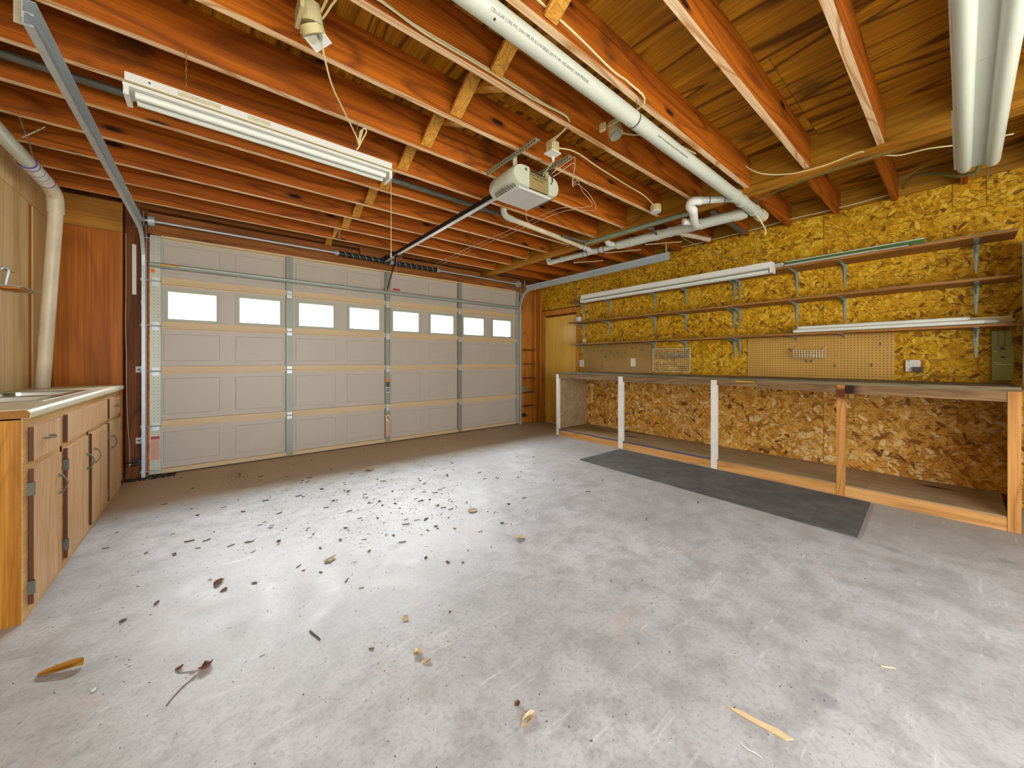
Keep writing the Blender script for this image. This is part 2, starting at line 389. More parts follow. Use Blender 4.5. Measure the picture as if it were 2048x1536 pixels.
    def ring(s, c, d, r, t_, n=16, wdt=0.012):
        d = Vector(d).normalized(); c = Vector(c)
        return s.cyl(c - d * wdt / 2, c + d * wdt / 2, r + t_, n)
    def build(s, name, mat, parent=None, smooth=False, loc=None, kind=None, label=None):
        me = bpy.data.meshes.new(name)
        vs = [Vector(p) for p in s.v]
        if parent is not None: off = world_loc(parent)
        elif loc is not None: off = Vector(loc)
        else:
            xs = [p.x for p in vs]; ys = [p.y for p in vs]; zs = [p.z for p in vs]
            off = Vector(((min(xs)+max(xs))/2, (min(ys)+max(ys))/2, min(zs)))
        me.from_pydata([tuple(p - off) for p in vs], [], s.f)
        import bmesh
        bm = bmesh.new(); bm.from_mesh(me); bmesh.ops.recalc_face_normals(bm, faces=bm.faces); bm.to_mesh(me); bm.free()
        me.materials.append(M[mat] if isinstance(mat, str) else mat)
        if smooth:
            for p in me.polygons: p.use_smooth = len(p.vertices) < 8
            try: me.set_sharp_from_angle(angle=math.radians(40))
            except Exception: pass
        o = bpy.data.objects.new(name, me); C.objects.link(o)
        if parent is not None: o.parent = parent
        else: o.location = off
        if kind: o['kind'] = kind
        if label: o['label'] = label
        return o
def world_loc(o):
    l = Vector((0, 0, 0))
    while o is not None: l += o.location; o = o.parent
    return l
def thing(name, label, cat, loc, group=None):
    o = bpy.data.objects.new(name, None); C.objects.link(o); o.location = loc; o.empty_display_size = 0.1
    o['label'] = label; o['category'] = cat
    if group: o['group'] = group
    return o
def tag(o, label, cat, group=None):
    o['label'] = label; o['category'] = cat
    if group: o['group'] = group
    return o
def text(name, body, mat, parent, pos, xdir, up, size, align='LEFT', sx=1.0, thick=0.0004):
    cu = bpy.data.curves.new('tmp', 'FONT'); cu.body = body; cu.size = size; cu.align_x = align; cu.extrude = thick
    to = bpy.data.objects.new('tmp', cu); C.objects.link(to)
    bpy.context.view_layer.update()
    me = bpy.data.meshes.new_from_object(to); bpy.data.objects.remove(to)
    x = Vector(xdir).normalized(); u = Vector(up); u = (u - x*u.dot(x)).normalized(); z = x.cross(u)
    R = Matrix((x * sx, u, z)).transposed()
    off = Vector(pos) - (world_loc(parent) if parent else Vector((0, 0, 0)))
    for q in me.vertices: q.co = R @ q.co + off
    me.materials.clear(); me.materials.append(M[mat])
    o = bpy.data.objects.new(name, me); C.objects.link(o); o.parent = parent; return o

D = 5.22       # inner face of the garage door
W = 4.93       # face of the strand board on the right wall
JZ = 2.65      # underside of joists
TOPZ = 2.885   # underside of subfloor
DX0, DX1 = -0.497, 4.38

# ================================================================== SETTING
fl = MB().box(-1.3, 5.1, -1.75, 5.62, -0.12, 0).build('floor', 'concrete', kind='structure', loc=(0, 0, 0))
MB().box(-40, 40, -45, -1.76, -0.16, -0.04).box(-40, 40, 5.63, 45, -0.16, -0.04).build('driveway', plain('driveway_concrete', '#a9a59c', 0.8), kind='structure', loc=(0, 0, 0))

ceil = MB().box(-1.3, 5.1, -1.75, 5.4, TOPZ + 0.02, TOPZ + 0.14).build('ceiling', 'ply', kind='structure', loc=(0, 0, TOPZ))
xs = [-1.29, 0.0, 1.22, 2.44, 3.62, 5.09]
for i in range(5):
    ys = [-1.74, 0.7, 3.14, 5.38] if i % 2 else [-1.74, -0.5, 1.93, 4.37, 5.38]
    for a, b in zip(ys[:-1], ys[1:]):
        MB().box(xs[i] + 0.0015, xs[i+1] - 0.0015, a + 0.0015, b - 0.0015, TOPZ, TOPZ + 0.018).build('plywood_sheet', 'ply', ceil)
jy = [4.805 - 0.406 * i for i in range(17)]
rj = random.Random(3)
for i, y in enumerate(jy):
    dz = rj.uniform(-0.004, 0.004)
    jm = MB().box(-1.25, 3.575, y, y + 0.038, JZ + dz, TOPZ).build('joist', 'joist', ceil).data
    jm.materials.append(M['joist_lit_bottom']); min(jm.polygons, key=lambda p: p.center.z).material_index = 1
    yy = y + 0.045
    MB().box(3.665, 4.954, yy, yy + 0.038, JZ + 0.005 + dz, TOPZ).build('joist', 'joist', ceil)
MB().box(3.585, 3.622, -1.74, 5.2, JZ, TOPZ).build('beam', 'joist_y', ceil)
MB().box(3.624, 3.660, -1.74, 5.2, JZ, TOPZ).build('beam', 'joist_y', ceil)
MB().box(3.545, 3.585, -1.74, 5.2, JZ - 0.045, JZ - 0.003).build('ledger_strip', 'ledger', ceil)
MB().box(3.587, 3.66, -1.74, 5.2, JZ - 0.045, JZ - 0.003).build('ledger_strip', 'ledger', ceil)
for i in range(-1, 16):
    ya = 5.18 if i == -1 else jy[i]; yb = jy[i+1] + 0.038
    MB().beam((1.15, ya, JZ + 0.018), (1.15, yb, TOPZ - 0.018), 0.076, 0.019, up=(0, 0, 1)).build('bridging_strip', 'bridge', ceil)
    MB().beam((1.235, ya, TOPZ - 0.018), (1.235, yb, JZ + 0.018), 0.076, 0.019, up=(0, 0, 1)).build('bridging_strip', 'bridge', ceil)

# front wall around the garage door
wf = MB().box(-1.3, DX0 - 0.01, 5.34, 5.45, 0, TOPZ).box(DX1 + 0.01, 5.1, 5.34, 5.45, 0, TOPZ).box(DX0 - 0.02, DX1 + 0.02, 5.34, 5.45, 2.46, TOPZ).build('wall_front', 'darkstud', kind='structure', loc=(2, 5.4, 0))
MB().box(-1.13, -0.69, 5.22, 5.34, 0, 2.43).build('plywood_panel', 'panelply', wf)
MB().box(-1.13, -0.69, 5.218, 5.34, 2.433, 2.72).build('plywood_panel', 'strip', wf)
MB().box(-0.672, -0.515, 5.24, 5.34, 0, TOPZ).build('stud', 'darkstud', wf)
MB().box(DX0 - 0.015, DX1 + 0.02, 5.235, 5.34, 2.47, 2.68).build('header_board', 'header', wf)
MB().box(-0.69, 1.6, 5.20, 5.34, 2.70, 2.80).build('header_board', 'header', wf)
MB().box(1.9, 4.93, 5.20, 5.34, 2.70, 2.80).build('header_board', 'header', wf)
MB().box(1.55, 2.15, 5.175, 5.198, 2.55, 2.82).build('mounting_board', 'header', wf)
MB().box(DX1 + 0.06, 4.95, 5.26, 5.34, 0, 2.62).build('plywood_panel', 'pier', wf)
MB().box(DX1 + 0.035, DX1 + 0.075, 5.16, 5.26, 0, 2.5).build('stud', 'pier', wf)
MB().box(4.76, 4.80, 5.165, 5.26, 0, 2.5).build('stud', 'pier', wf)
MB().box(4.88, 4.93, 5.14, 5.26, 0, 2.62).build('stud', 'pier', wf)
# left wall
wl = MB().box(-1.3, -1.17, -1.75, 5.3, 0, TOPZ).build('wall_left', 'darkstud', kind='structure', loc=(-1.2, 2, 0))
MB().box(-1.168, -1.14, 2.26, 4.70, 0, 2.43).build('plywood_panel', 'palepanel', wl)
MB().box(-1.168, -1.14, -1.6, 2.255, 0, 2.43).build('plywood_panel', 'palepanel', wl)
MB().box(-1.168, -1.15, 4.702, 4.80, 0, 2.43).build('batten', 'casing', wl)
MB().box(-1.168, -1.14, 4.803, 5.21, 0, 2.43).build('plywood_panel', 'palepanel', wl)
MB().box(-1.168, -1.135, -1.6, 5.21, 2.433, JZ).build('plywood_panel', 'palepanel', wl)
# right wall with strand board sheets
wr = MB().box(5.0, 5.1, -1.75, 5.3, 0, TOPZ).box(4.945, 5.0, -1.74, 4.19, 0, 2.69).build('wall_right', 'darkstud', kind='structure', loc=(5, 2, 0))
for a, b in ((-1.70, -0.30), (-0.297, 0.92), (0.923, 2.14), (2.143, 3.36), (3.363, 4.19)):
    MB().box(W, 4.944, a, b, 0.0, 0.968).build('strand_board_sheet', 'osb_shade', wr)
    MB().box(W, 4.944, a, b, 0.970, 2.437).build('strand_board_sheet', 'osb', wr)
for a, b in ((-1.70, -0.12), (-0.117, 0.06), (0.063, 0.92), (0.923, 1.9), (1.903, 3.1), (3.103, 4.19), (4.193, 5.14)):
    MB().box(W - 0.003, 4.944, a, b, 2.44, 2.685).build('strand_board_strip', 'osb', wr)
MB().box(W, 4.99, 4.193, 5.14, 2.13, 2.437).build('strand_board_sheet', 'osb', wr)
MB().box(4.956, 4.998, -1.74, 5.2, 2.692, TOPZ - 0.001).build('rim_board', 'joist_y', wr)
# rear wall, with an opening added behind the camera to let in sky light
MB().box(-1.3, -1.0, -1.75, -1.65, 0, TOPZ).box(3.5, 5.1, -1.75, -1.65, 0, TOPZ).box(-1.0, 3.5, -1.75, -1.65, 2.2, TOPZ).build('wall_rear', 'osb', kind='structure', loc=(2, -1.7, 0))

# roof overhang outside, above the garage door
MB().box(-1.5, 5.4, 5.45, 5.75, 2.46, 2.60).build('eave', 'white', kind='structure')

# side door
dr = MB().box(4.945, 4.985, 4.285, 5.065, 0.012, 1.985).build('door_1', 'doorwood', kind='structure')
MB().box(4.915, 4.99, 4.20, 4.265, 0, 2.10).build('casing', 'casing', dr)
MB().box(4.915, 4.99, 5.085, 5.14, 0, 2.02).build('casing', 'casing', dr)
MB().box(4.905, 4.99, 4.265, 5.19, 2.02, 2.11).build('casing', 'casing', dr)
MB().box(4.94, 4.995, 4.27, 5.08, 0, 0.012).build('threshold', 'white', dr)
for z in (0.35, 1.0, 1.75): MB().cyl((4.94, 5.072, z - 0.045), (4.94, 5.072, z + 0.045), 0.007, 8).build('hinge', 'iron', dr)

# narrow shelves between studs beside the garage door
for k, z in enumerate((1.385, 1.12, 0.853, 0.587, 0.331)):
    o = MB().box(DX1 + 0.078, 4.757, 5.13, 5.258, z - 0.022, z - 0.002).build('narrow_shelf', 'darkstud')
    tag(o, ['topmost', 'second from top', 'middle', 'second from bottom', 'lowest'][k] + ' narrow wooden shelf nailed between studs beside garage door', 'shelf', 'narrow shelves between the studs')
b = MB()
for i in range(4):
    for j in range(3): b.cyl((4.47 + i*0.032, 5.17, 0.60 + j*0.034), (4.47 + i*0.032, 5.24, 0.60 + j*0.034), 0.0145, 10)
b.box(4.452, 4.582, 5.24, 5.244, 0.587, 0.69)
tag(b.build('bottle_rack', 'galv_dull'), 'small dark grey honeycomb rack on the narrow stud shelf', 'rack')

# ================================================================== GARAGE DOOR
MB().box(DX0 - 0.08, DX0 + 0.02, 5.265, 5.34, 0, 2.5).box(DX1 - 0.02, DX1 + 0.08, 5.265, 5.34, 0, 2.5).box(DX0 - 0.08, DX1 + 0.08, 5.265, 5.34, 2.42, 2.5).build('light_stop', 'header', wf)  # boards added behind the door edges to stop sun leaks
gd = thing('garage_door', 'wide closed sectional garage door with eight small windows and galvanised stiles', 'garage door', (1.94, D, 0))
zb = [0.012, 0.505, 1.06, 1.52, 1.975, 2.445]
wx = [-0.365 + 0.5965 * i for i in range(8)]
cst = [0.7225, 1.9345, 3.123]
for r in range(5):
    z0, z1 = zb[r] + 0.0004, zb[r+1] - 0.0004
    m = MB()
    if r != 3: m.box(DX0, DX1, D, D + 0.03, z0, z1)
    else:
        wz0, wz1 = 1.60, 1.89
        m.box(DX0, DX1, D, D + 0.03, z0, wz0); m.box(DX0, DX1, D, D + 0.03, wz1, z1)
        e = [DX0] + [q for x in wx for q in (x, x + 0.40)] + [DX1]
        for k in range(0, len(e), 2): m.box(e[k], e[k+1], D, D + 0.03, wz0, wz1)
    sec = m.build('door_section', 'doorsteel', gd)
    MB().box(DX0 + 0.085, DX1 - 0.06, D - 0.032, D, z1 - 0.016, z1).box(DX0 + 0.085, DX1 - 0.06, D - 0.003, D, z1 - 0.03, z1 - 0.018).build('top_rail', 'doorrail', sec)
    hb = 0.05 if r else 0.045
    MB().box(DX0 + 0.085, DX1 - 0.06, D - 0.036, D, z0, z0 + hb).box(DX0 + 0.085, DX1 - 0.06, D - 0.040, D - 0.036, z0 + 0.012, z0 + 0.018).build('bottom_rail', 'doorrail', sec)
    for i, x in enumerate(wx):
        if r != 3:
            pz0, pz1 = z0 + 0.105, z1 - 0.075
            px0, px1 = x - 0.033, x + 0.425
            MB().bev(px0, px1, D - 0.0045, D, pz0, pz1, 0.005, '-Y').build('raised_panel', 'doorsteel', sec)
        else:
            q = MB(); a = 0.03
            q.box(x - a, x + 0.40 + a, D - 0.012, D, 1.60 - a, 1.60); q.box(x - a, x + 0.40 + a, D - 0.012, D, 1.89, 1.89 + a)
            q.box(x - a, x, D - 0.012, D, 1.60, 1.89); q.box(x + 0.40, x + 0.40 + a, D - 0.012, D, 1.60, 1.89)
            q.box(x, x + 0.40, D - 0.004, D + 0.026, 1.60, 1.606); q.box(x, x + 0.40, D - 0.004, D + 0.026, 1.884, 1.89)
            q.box(x, x + 0.006, D - 0.004, D + 0.026, 1.606, 1.884); q.box(x + 0.394, x + 0.40, D - 0.004, D + 0.026, 1.606, 1.884)
            q.build('window_frame', 'winframe', sec)
            MB().box(x + 0.007, x + 0.393, D + 0.010, D + 0.014, 1.607, 1.883).build('pane', 'glass', sec)
    for x in cst:
        MB().box(x - 0.035, x + 0.035, D - 0.040, D, z0 + 0.006, z1 - 0.006).build('stile', 'stile_mid', sec)
    MB().box(DX0 + 0.003, DX0 + 0.083, D - 0.042, D, z0 + 0.006, z1 - 0.006).build('end_stile', 'stile', sec)
    MB().box(DX1 - 0.058, DX1 - 0.003, D - 0.042, D, z0 + 0.006, z1 - 0.006).build('end_stile', 'stile', sec)
    if r == 0:
        MB().box(DX0 + 0.01, DX0 + 0.075, D - 0.0436, D - 0.042, 0.16, 0.37).build('warning_label', 'label_red', sec, label='pale pink warning label with a red top')
        MB().box(DX0 + 0.01, DX0 + 0.075, D - 0.0446, D - 0.0436, 0.372, 0.40).build('warning_label', 'red', sec, label='red top strip of the warning label')
        MB().box(1.905, 1.963, D - 0.0416, D - 0.040, 0.09, 0.38).build('warning_label', 'label_red', sec, label='long pale warning label on the middle stile')
        MB().box(1.905, 1.963, D - 0.0426, D - 0.0416, 0.395, 0.408).build('warning_label', 'orange', sec, label='orange edge of the warning label')
        q = MB().box(1.908, 1.96, D - 0.0426, D - 0.0416, 0.31, 0.392)
        q.build('warning_label', 'paper', sec, label='white square with a falling figure')
        q = MB().beam((1.925, D - 0.0435, 0.375), (1.945, D - 0.0435, 0.335), 0.012, 0.001, up=(0, 1, 0)).beam((1.95, D - 0.0435, 0.375), (1.92, D - 0.0435, 0.345), 0.008, 0.001, up=(0, 1, 0)).beam((1.94, D - 0.0435, 0.338), (1.955, D - 0.0435, 0.32), 0.008, 0.001, up=(0, 1, 0))
        q.build('falling_figure_mark', 'black', sec)
    if r == 1:
        MB().box(1.908, 1.96, D - 0.0416, D - 0.040, 0.80, 0.90).build('warning_label', 'ink', sec, label='dark warning label with orange top')
        MB().box(1.908, 1.96, D - 0.0426, D - 0.0416, 0.865, 0.905).build('warning_label', 'orange', sec, label='orange top of the dark label')
        MB().box(1.906, 1.962, D - 0.0416, D - 0.040, 0.715, 0.785).build('warning_label', 'white', sec, label='white label with dark blue square')
        MB().box(1.912, 1.956, D - 0.0426, D - 0.0416, 0.728, 0.775).build('warning_label', 'blue', sec, label='dark blue square')
        MB().box(1.928, 1.942, D - 0.0432, D - 0.0426, 0.742, 0.762).build('arrow_mark', 'white', sec)
    if r == 4:
        MB().box(DX0 + 0.01, DX0 + 0.04, D - 0.0435, D - 0.042, 2.06, 2.10).build('paint_mark', 'orange', sec, label='orange paint mark')
for z in zb[1:5]:
    for x in [DX0 + 0.045] + cst + [DX1 - 0.032]:
        MB().box(x - 0.026, x + 0.026, D - 0.046, D - 0.042, z - 0.045, z + 0.04).cyl((x - 0.032, D - 0.050, z), (x + 0.032, D - 0.050, z), 0.007, 8).build('hinge', 'galv', gd)
for z in zb[1:5] + [0.05, 2.40]:
    MB().cyl((DX0 - 0.06, D - 0.05, z + 0.004), (DX0 + 0.07, D - 0.05, z + 0.004), 0.005, 8).cyl((DX0 - 0.062, D - 0.05, z + 0.004), (DX0 - 0.05, D - 0.05, z + 0.004), 0.018, 10).build('roller', 'galv', gd)
    MB().cyl((DX1 - 0.06, D - 0.05, z + 0.004), (DX1 + 0.04, D - 0.05, z + 0.004), 0.005, 8).cyl((DX1 + 0.024, D - 0.05, z + 0.004), (DX1 + 0.036, D - 0.05, z + 0.004), 0.018, 10).build('roller', 'galv', gd)
MB().prism([(D - 0.044, 2.112), (D - 0.075, 2.118), (D - 0.088, 2.132), (D - 0.088, 2.148), (D - 0.075, 2.160), (D - 0.044, 2.166), (D - 0.044, 2.162), (D - 0.073, 2.156), (D - 0.084, 2.146), (D - 0.084, 2.134), (D - 0.073, 2.122), (D - 0.044, 2.116)], 'X', DX0 + 0.005, DX1 - 0.01).build('strut', 'strutsteel', gd)
MB().box(-0.42, -0.27, D - 0.0895, D - 0.0882, 2.133, 2.148).build('tape', 'yellowtape', gd, label='yellow painted patch on the strut')
MB().box(DX0 + 0.085, DX1 - 0.06, D - 0.02, D + 0.03, 2.443, 2.455).build('top_lip', 'doorrail', gd)
MB().box(DX0, DX1, D - 0.01, D + 0.025, 0.0, 0.012).build('bottom_seal', 'black', gd)

for z in zb[1:5]: MB().box(DX0, DX1, D + 0.0302, D + 0.0335, z - 0.02, z + 0.02).build('joint_light_block', 'doorsteel', gd)  # hidden strips added behind the joints to keep sunlight from leaking through

# tracks
def sweep(m, path, prof):
    b = len(m.v); n = len(prof)
    for i, (y, z) in enumerate(path):
        a = Vector(path[max(i-1, 0)]); c = Vector(path[min(i+1, len(path)-1)]); d = (c - a).normalized()
        nn = Vector((-d.y, d.x))
        for (u, v) in prof: m.v.append((u, y + nn.x * v, z + nn.y * v))
    for i in range(len(path) - 1):
        for k in range(n): m.f.append((b+i*n+k, b+i*n+(k+1) % n, b+(i+1)*n+(k+1) % n, b+(i+1)*n+k))
    m.f += [tuple(b+k for k in range(n)), tuple(b+(len(path)-1)*n+k for k in reversed(range(n)))]
    return m
def track(x, sgn, yend, label):
    t_ = thing('door_track', label, 'track', (x, 5.17, 0), 'garage door tracks')
    R = 0.32; yv, zh = 5.17, 2.445
    pv = [(yv, 0.0), (yv, zh - R)]
    arc = [(yv - R + R*math.cos(a), zh - R + R*math.sin(a)) for a in [math.pi/2*k/10 for k in range(11)]]
    ph = [(yv - R, zh), (yend, zh)]
    s = sgn
    prof = [(x, -0.025), (x, 0.025), (x - s*0.026, 0.025), (x - s*0.026, 0.017), (x - s*0.018, 0.017), (x - s*0.018, 0.021), (x - s*0.003, 0.021),
            (x - s*0.003, -0.021), (x - s*0.018, -0.021), (x - s*0.018, -0.017), (x - s*0.026, -0.017), (x - s*0.026, -0.025)]
    sweep(MB(), pv, prof).build('vertical_track', 'galv', t_)
    sweep(MB(), arc, prof).build('curved_track', 'galv', t_)
    sweep(MB(), ph, prof).build('horizontal_track', 'galv', t_)
    MB().box(min(x, x+s*0.003), max(x, x+s*0.003), yend, yv - 0.16, zh + 0.0, zh + 0.072).box(min(x, x-s*0.032), max(x, x-s*0.032), yend, yv - 0.16, zh + 0.069, zh + 0.072).build('track_angle', 'galv', t_)
    MB().box(x + s*0.004, x + s*0.034, yend + 0.05, yend + 0.054, zh, JZ + 0.01).build('hanger_strap', 'perf_z', t_)
    MB().box(x + s*0.004, x + s*0.034, yv - 0.10, yv - 0.096, zh + 0.02, JZ).build('hanger_strap', 'perf_z', t_)
    for z in (0.4, 1.1, 1.75):
        MB().box(min(x, x+s*0.005), max(x, x+s*0.005), yv - 0.01, yv + 0.09, z - 0.02, z + 0.02).build('wall_bracket', 'galv', t_)
    return t_
track(-0.55, -1, 2.21, 'bent galvanised garage door track at the left end of the door')
track(4.405, 1, 2.31, 'bent galvanised garage door track beside the strand board wall')
tag(MB().box(-0.625, -0.595, 5.225, 5.238, 1.83, 2.33).build('wall_strap', 'white'), 'white vertical steel strap screwed to dark stud beside left track', 'strap')

# torsion springs
ts = thing('torsion_spring_assembly', 'black torsion spring on a thin steel shaft above the garage door', 'spring', (1.94, 5.11, 2.52))
MB().cyl((-0.53, 5.11, 2.56), (4.36, 5.11, 2.56), 0.0125, 10).build('shaft', 'galv', ts, True)
for a, b_ in ((1.27, 1.93), (1.99, 2.66)):
    MB().cyl((a, 5.11, 2.56), (b_, 5.11, 2.56), 0.030, 16).build('spring', 'spring', ts, True)
    pts = [(a + 0.03 + (b_ - a - 0.06)*k/112, 5.11 + 0.0315*math.cos(k*math.pi/8), 2.56 + 0.0315*math.sin(k*math.pi/8)) for k in range(113)]
    MB().tube(pts, 0.0022, 4, 1).build('spring_stripe', 'white', ts)
for x in (1.24, 1.96, 2.69): MB().cyl((x - 0.025, 5.11, 2.56), (x + 0.025, 5.11, 2.56), 0.034, 14, 0.026).build('spring_cone', 'galv', ts, True)
for x, s in ((-0.50, 1), (4.33, -1)):
    MB().cyl((x, 5.11, 2.56), (x + s*0.05, 5.11, 2.56), 0.05, 18).build('cable_drum', 'galv', ts, True)
    MB().box(x - 0.03, x - 0.025, 5.06, 5.23, 2.49, 2.63).build('end_bearing_plate', 'galv_dull', ts)
MB().box(1.955, 1.96, 5.08, 5.175, 2.52, 2.62).build('centre_bearing_plate', 'galv_dull', ts)
for x in (DX0 - 0.018, DX1 + 0.008): MB().tube([(x, 5.15, 0.06), (x, 5.15, 2.53)], 0.0018, 5, 1).build('lift_cable', 'galv', ts)

# ================================================================== OPENER
op = thing('garage_door_opener', 'pale plastic garage door opener with black drive rail hung from joists', 'opener', (1.83, 2.1, 2.39))
MB().box(1.74, 1.935, 1.955, 2.27, 2.405, 2.535).build('motor_housing', 'openerface', op)
def cover(x0, x1, sgn):
    # rounded outer shell of the light cover, extruded along Y with domed profile
    m = MB(); N = 10; ys = [1.945, 1.96, 2.05, 2.16, 2.24, 2.29]; sc = [0.94, 1.0, 1.0, 0.98, 0.9, 0.7]
    b = 0; rows = []
    for y, s_ in zip(ys, sc):
        pr = []
        wd = (x1 - x0) * s_; h = 0.15 * s_
        cz = 2.395 + 0.075
        pr.append((0, cz + h/2))
        for k in range(N + 1):
            a = math.pi/2 - math.pi * k / N
            pr.append((wd * (0.35 + 0.65 * math.cos(a)) if abs(math.sin(a)) < 0.999 else wd*0.35, cz + h/2*math.sin(a)))
        pr.append((0, cz - h/2))
        rows.append([((x0 + p[0]) if sgn > 0 else (x1 - p[0]), y, p[1]) for p in pr])
    n = len(rows[0])
    for r_ in rows: m.v += r_
    for i in range(len(rows)-1):
        for k in range(n): m.f.append((i*n+k, i*n+(k+1) % n, (i+1)*n+(k+1) % n, (i+1)*n+k))
    m.f += [tuple(range(n)), tuple((len(rows)-1)*n + k for k in reversed(range(n)))]
    return m
cv1 = cover(1.59, 1.742, -1).build('light_cover', 'opener', op, True)
cv2 = cover(1.932, 2.045, 1).build('light_cover', 'opener', op, True)
MB().bev(1.66, 1.99, 1.965, 2.25, 2.386, 2.398, 0.012, '-Z').build('bottom_plate', 'openerlens', op)
q = MB()
for k in range(9): q.beam((1.605 + 0.004*abs(k-4), 1.985 + k*0.026, 2.404), (1.653, 1.99 + k*0.026, 2.3925), 0.007, 0.004, up=(0, 0, 1))
q.build('vent_slots', 'openerslot', cv1)
q = MB()
for k in range(9): q.beam((1.985, 1.99 + k*0.026, 2.3925), (2.025, 1.985 + k*0.026, 2.403), 0.007, 0.004, up=(0, 0, 1))
q.build('vent_slots', 'openerslot', cv2)
MB().cyl((1.71, 1.942, 2.515), (1.71, 1.948, 2.515), 0.011, 8).build('screw_recess', 'openerslot', cv1)
MB().cyl((1.96, 1.942, 2.49), (1.96, 1.948, 2.49), 0.009, 8).build('screw_recess', 'openerslot', cv2)
text('lettering', 'CHAMBERLAIN', 'black', op, (1.838, 1.9542, 2.497), (1, 0, 0), (0, 0, 1), 0.026, 'CENTER')
text('lettering', 'Whisper Drive', 'black', op, (1.838, 1.9542, 2.475), (1, 0, 0), (0, 0, 1), 0.017, 'CENTER')
MB().box(1.76, 1.90, 1.948, 1.954, 2.518, 2.528).build('terminal_strip', 'black', op)
MB().box(1.855, 1.885, 2.25, 5.06, 2.588, 2.592).box(1.852, 1.855, 2.25, 5.06, 2.555, 2.60).box(1.885, 1.888, 2.25, 5.06, 2.555, 2.60).build('drive_rail', 'spring', op)
MB().box(1.850, 1.890, 2.25, 5.06, 2.549, 2.5545).build('drive_rail_flange', 'galv', op)
MB().box(1.845, 1.895, 4.98, 5.175, 2.55, 2.62).build('header_bracket', 'black', op)
MB().box(1.855, 1.885, 4.66, 4.74, 2.52, 2.549).build('trolley', 'black', op)
MB().beam((1.87, 4.72, 2.53), (1.90, 5.12, 2.16), 0.03, 0.006, up=(1, 0, 0)).build('door_arm', 'spring', op)
MB().box(1.875, 1.925, 5.11, 5.17, 2.14, 2.20).build('door_bracket', 'galv_dull', op)
def angle_iron(x, y0, y1, z):
    return MB().box(x - 0.02, x + 0.02, y0, y1, z - 0.003, z).box(x - 0.02, x - 0.017, y0, y1, z - 0.038, z - 0.003)
angle_iron(1.68, 1.79, 2.36, 2.648).build('support_angle', 'perf_y', op)
angle_iron(2.0, 1.79, 2.20, 2.648).build('support_angle', 'perf_y', op)
for x in (1.68, 2.0):
    MB().box(x - 0.018, x + 0.018, 2.03, 2.033, 2.53, 2.645).build('support_strap', 'perf_z', op)
    MB().box(min(x, 1.75 if x < 1.8 else 1.93), max(x, 1.75 if x < 1.8 else 1.93), 2.02, 2.05, 2.535, 2.54).build('support_tab', 'greenmetal', op)
rc = thing('release_cord', 'red emergency release handle hanging on a thin cord by the door', 'cord', (1.87, 4.66, 2.08))
MB().tube([(1.87, 4.70, 2.52), (1.87, 4.70, 2.12)], 0.002, 5, 1).build('cord', 'pinkwire', rc)
MB().cyl((1.825, 4.70, 2.10), (1.915, 4.70, 2.10), 0.013, 10, 0.013).build('handle', 'red', rc, True)
ps = thing('pull_string', 'long thin tan string hanging from joist left of the opener rail', 'string', (1.10, 2.88, 1.93))
MB().tube([(1.10, 2.88, 2.66), (1.101, 2.88, 2.03)], 0.0028, 6, 1).build('string', 'cream', ps)
MB().cyl((1.101, 2.88, 1.99), (1.101, 2.88, 2.03), 0.009, 8, 0.005).build('bell_end', 'beige', ps)
MB().tube([(1.101, 2.88, 1.99), (1.097, 2.88, 1.97), (1.103, 2.88, 1.945)], 0.003, 6, 2).build('hook', 'iron', ps)

# ================================================================== LIGHT FIXTURES
def chain(p, q, parent, name='chain', mat='brass'):
    p = Vector(p); q = Vector(q); n = max(3, int((q-p).length / 0.018)); m = MB()
    for k in range(n):
        c = p.lerp(q, (k + 0.5)/n); h = (q-p).length/n*0.62; a = k % 2
        ux = Vector((1, 0, 0)) if a else Vector((0, 1, 0))
        m.tube([c + Vector((0, 0, h)), c + ux*0.004, c - Vector((0, 0, h)), c - ux*0.004, c + Vector((0, 0, h))], 0.0012, 4, 1, False)
    return m.build(name, mat, parent)
fx = thing('shop_light', 'long white two tube shop light hung on chains beneath left joists', 'shop light', (0.3, 2.40, 2.38))
xa, xb = -0.305, 0.905
MB().prism([(2.352, 2.415), (2.352, 2.452), (2.44, 2.452), (2.44, 2.415)], 'X', xa, xb).build('ballast_housing', 'beige', fx)
MB().prism([(2.3505, 2.4175), (2.3505, 2.4535), (2.3525, 2.4535), (2.3525, 2.4175)], 'X', xa, xb).build('housing_face', 'white', fx)
MB().prism([(2.362, 2.398), (2.362, 2.412), (2.485, 2.412), (2.485, 2.398)], 'X', xa - 0.008, xb + 0.006).build('reflector', 'white', fx)
for k, y in enumerate((2.39, 2.45)):
    MB().cyl((xa + 0.03, y, 2.380), (xb - 0.03, y, 2.380), 0.0165, 14).build('lamp_tube', 'tube', fx, True)
for x in (xa - 0.006, xb - 0.012):
    MB().box(x, x + 0.018, 2.364, 2.478, 2.36, 2.398).build('lamp_holder', 'white', fx)
MB().box(-0.13, 0.03, 2.3495, 2.3505, 2.424, 2.446).build('rating_label', 'label_grey', fx, label='pale printed rating label')
MB().box(0.14, 0.24, 2.3495, 2.3505, 2.424, 2.446).build('rating_label', 'label_grey', fx, label='pale printed rating label')
MB().cyl((-0.225, 2.348, 2.436), (-0.225, 2.3505, 2.436), 0.004, 8).build('screw', 'black', fx)
chain((-0.10, 2.38, 2.46), (-0.10, 2.35, 2.66), fx); chain((0.69, 2.38, 2.46), (0.69, 2.35, 2.66), fx)
MB().tube([(0.375, 1.80, 2.585), (0.40, 1.86, 2.56), (0.46, 1.98, 2.53), (0.56, 2.14, 2.525), (0.66, 2.29, 2.515), (0.69, 2.33, 2.49)], 0.0042, 6, 6).build('power_cord', 'cream', fx, True)
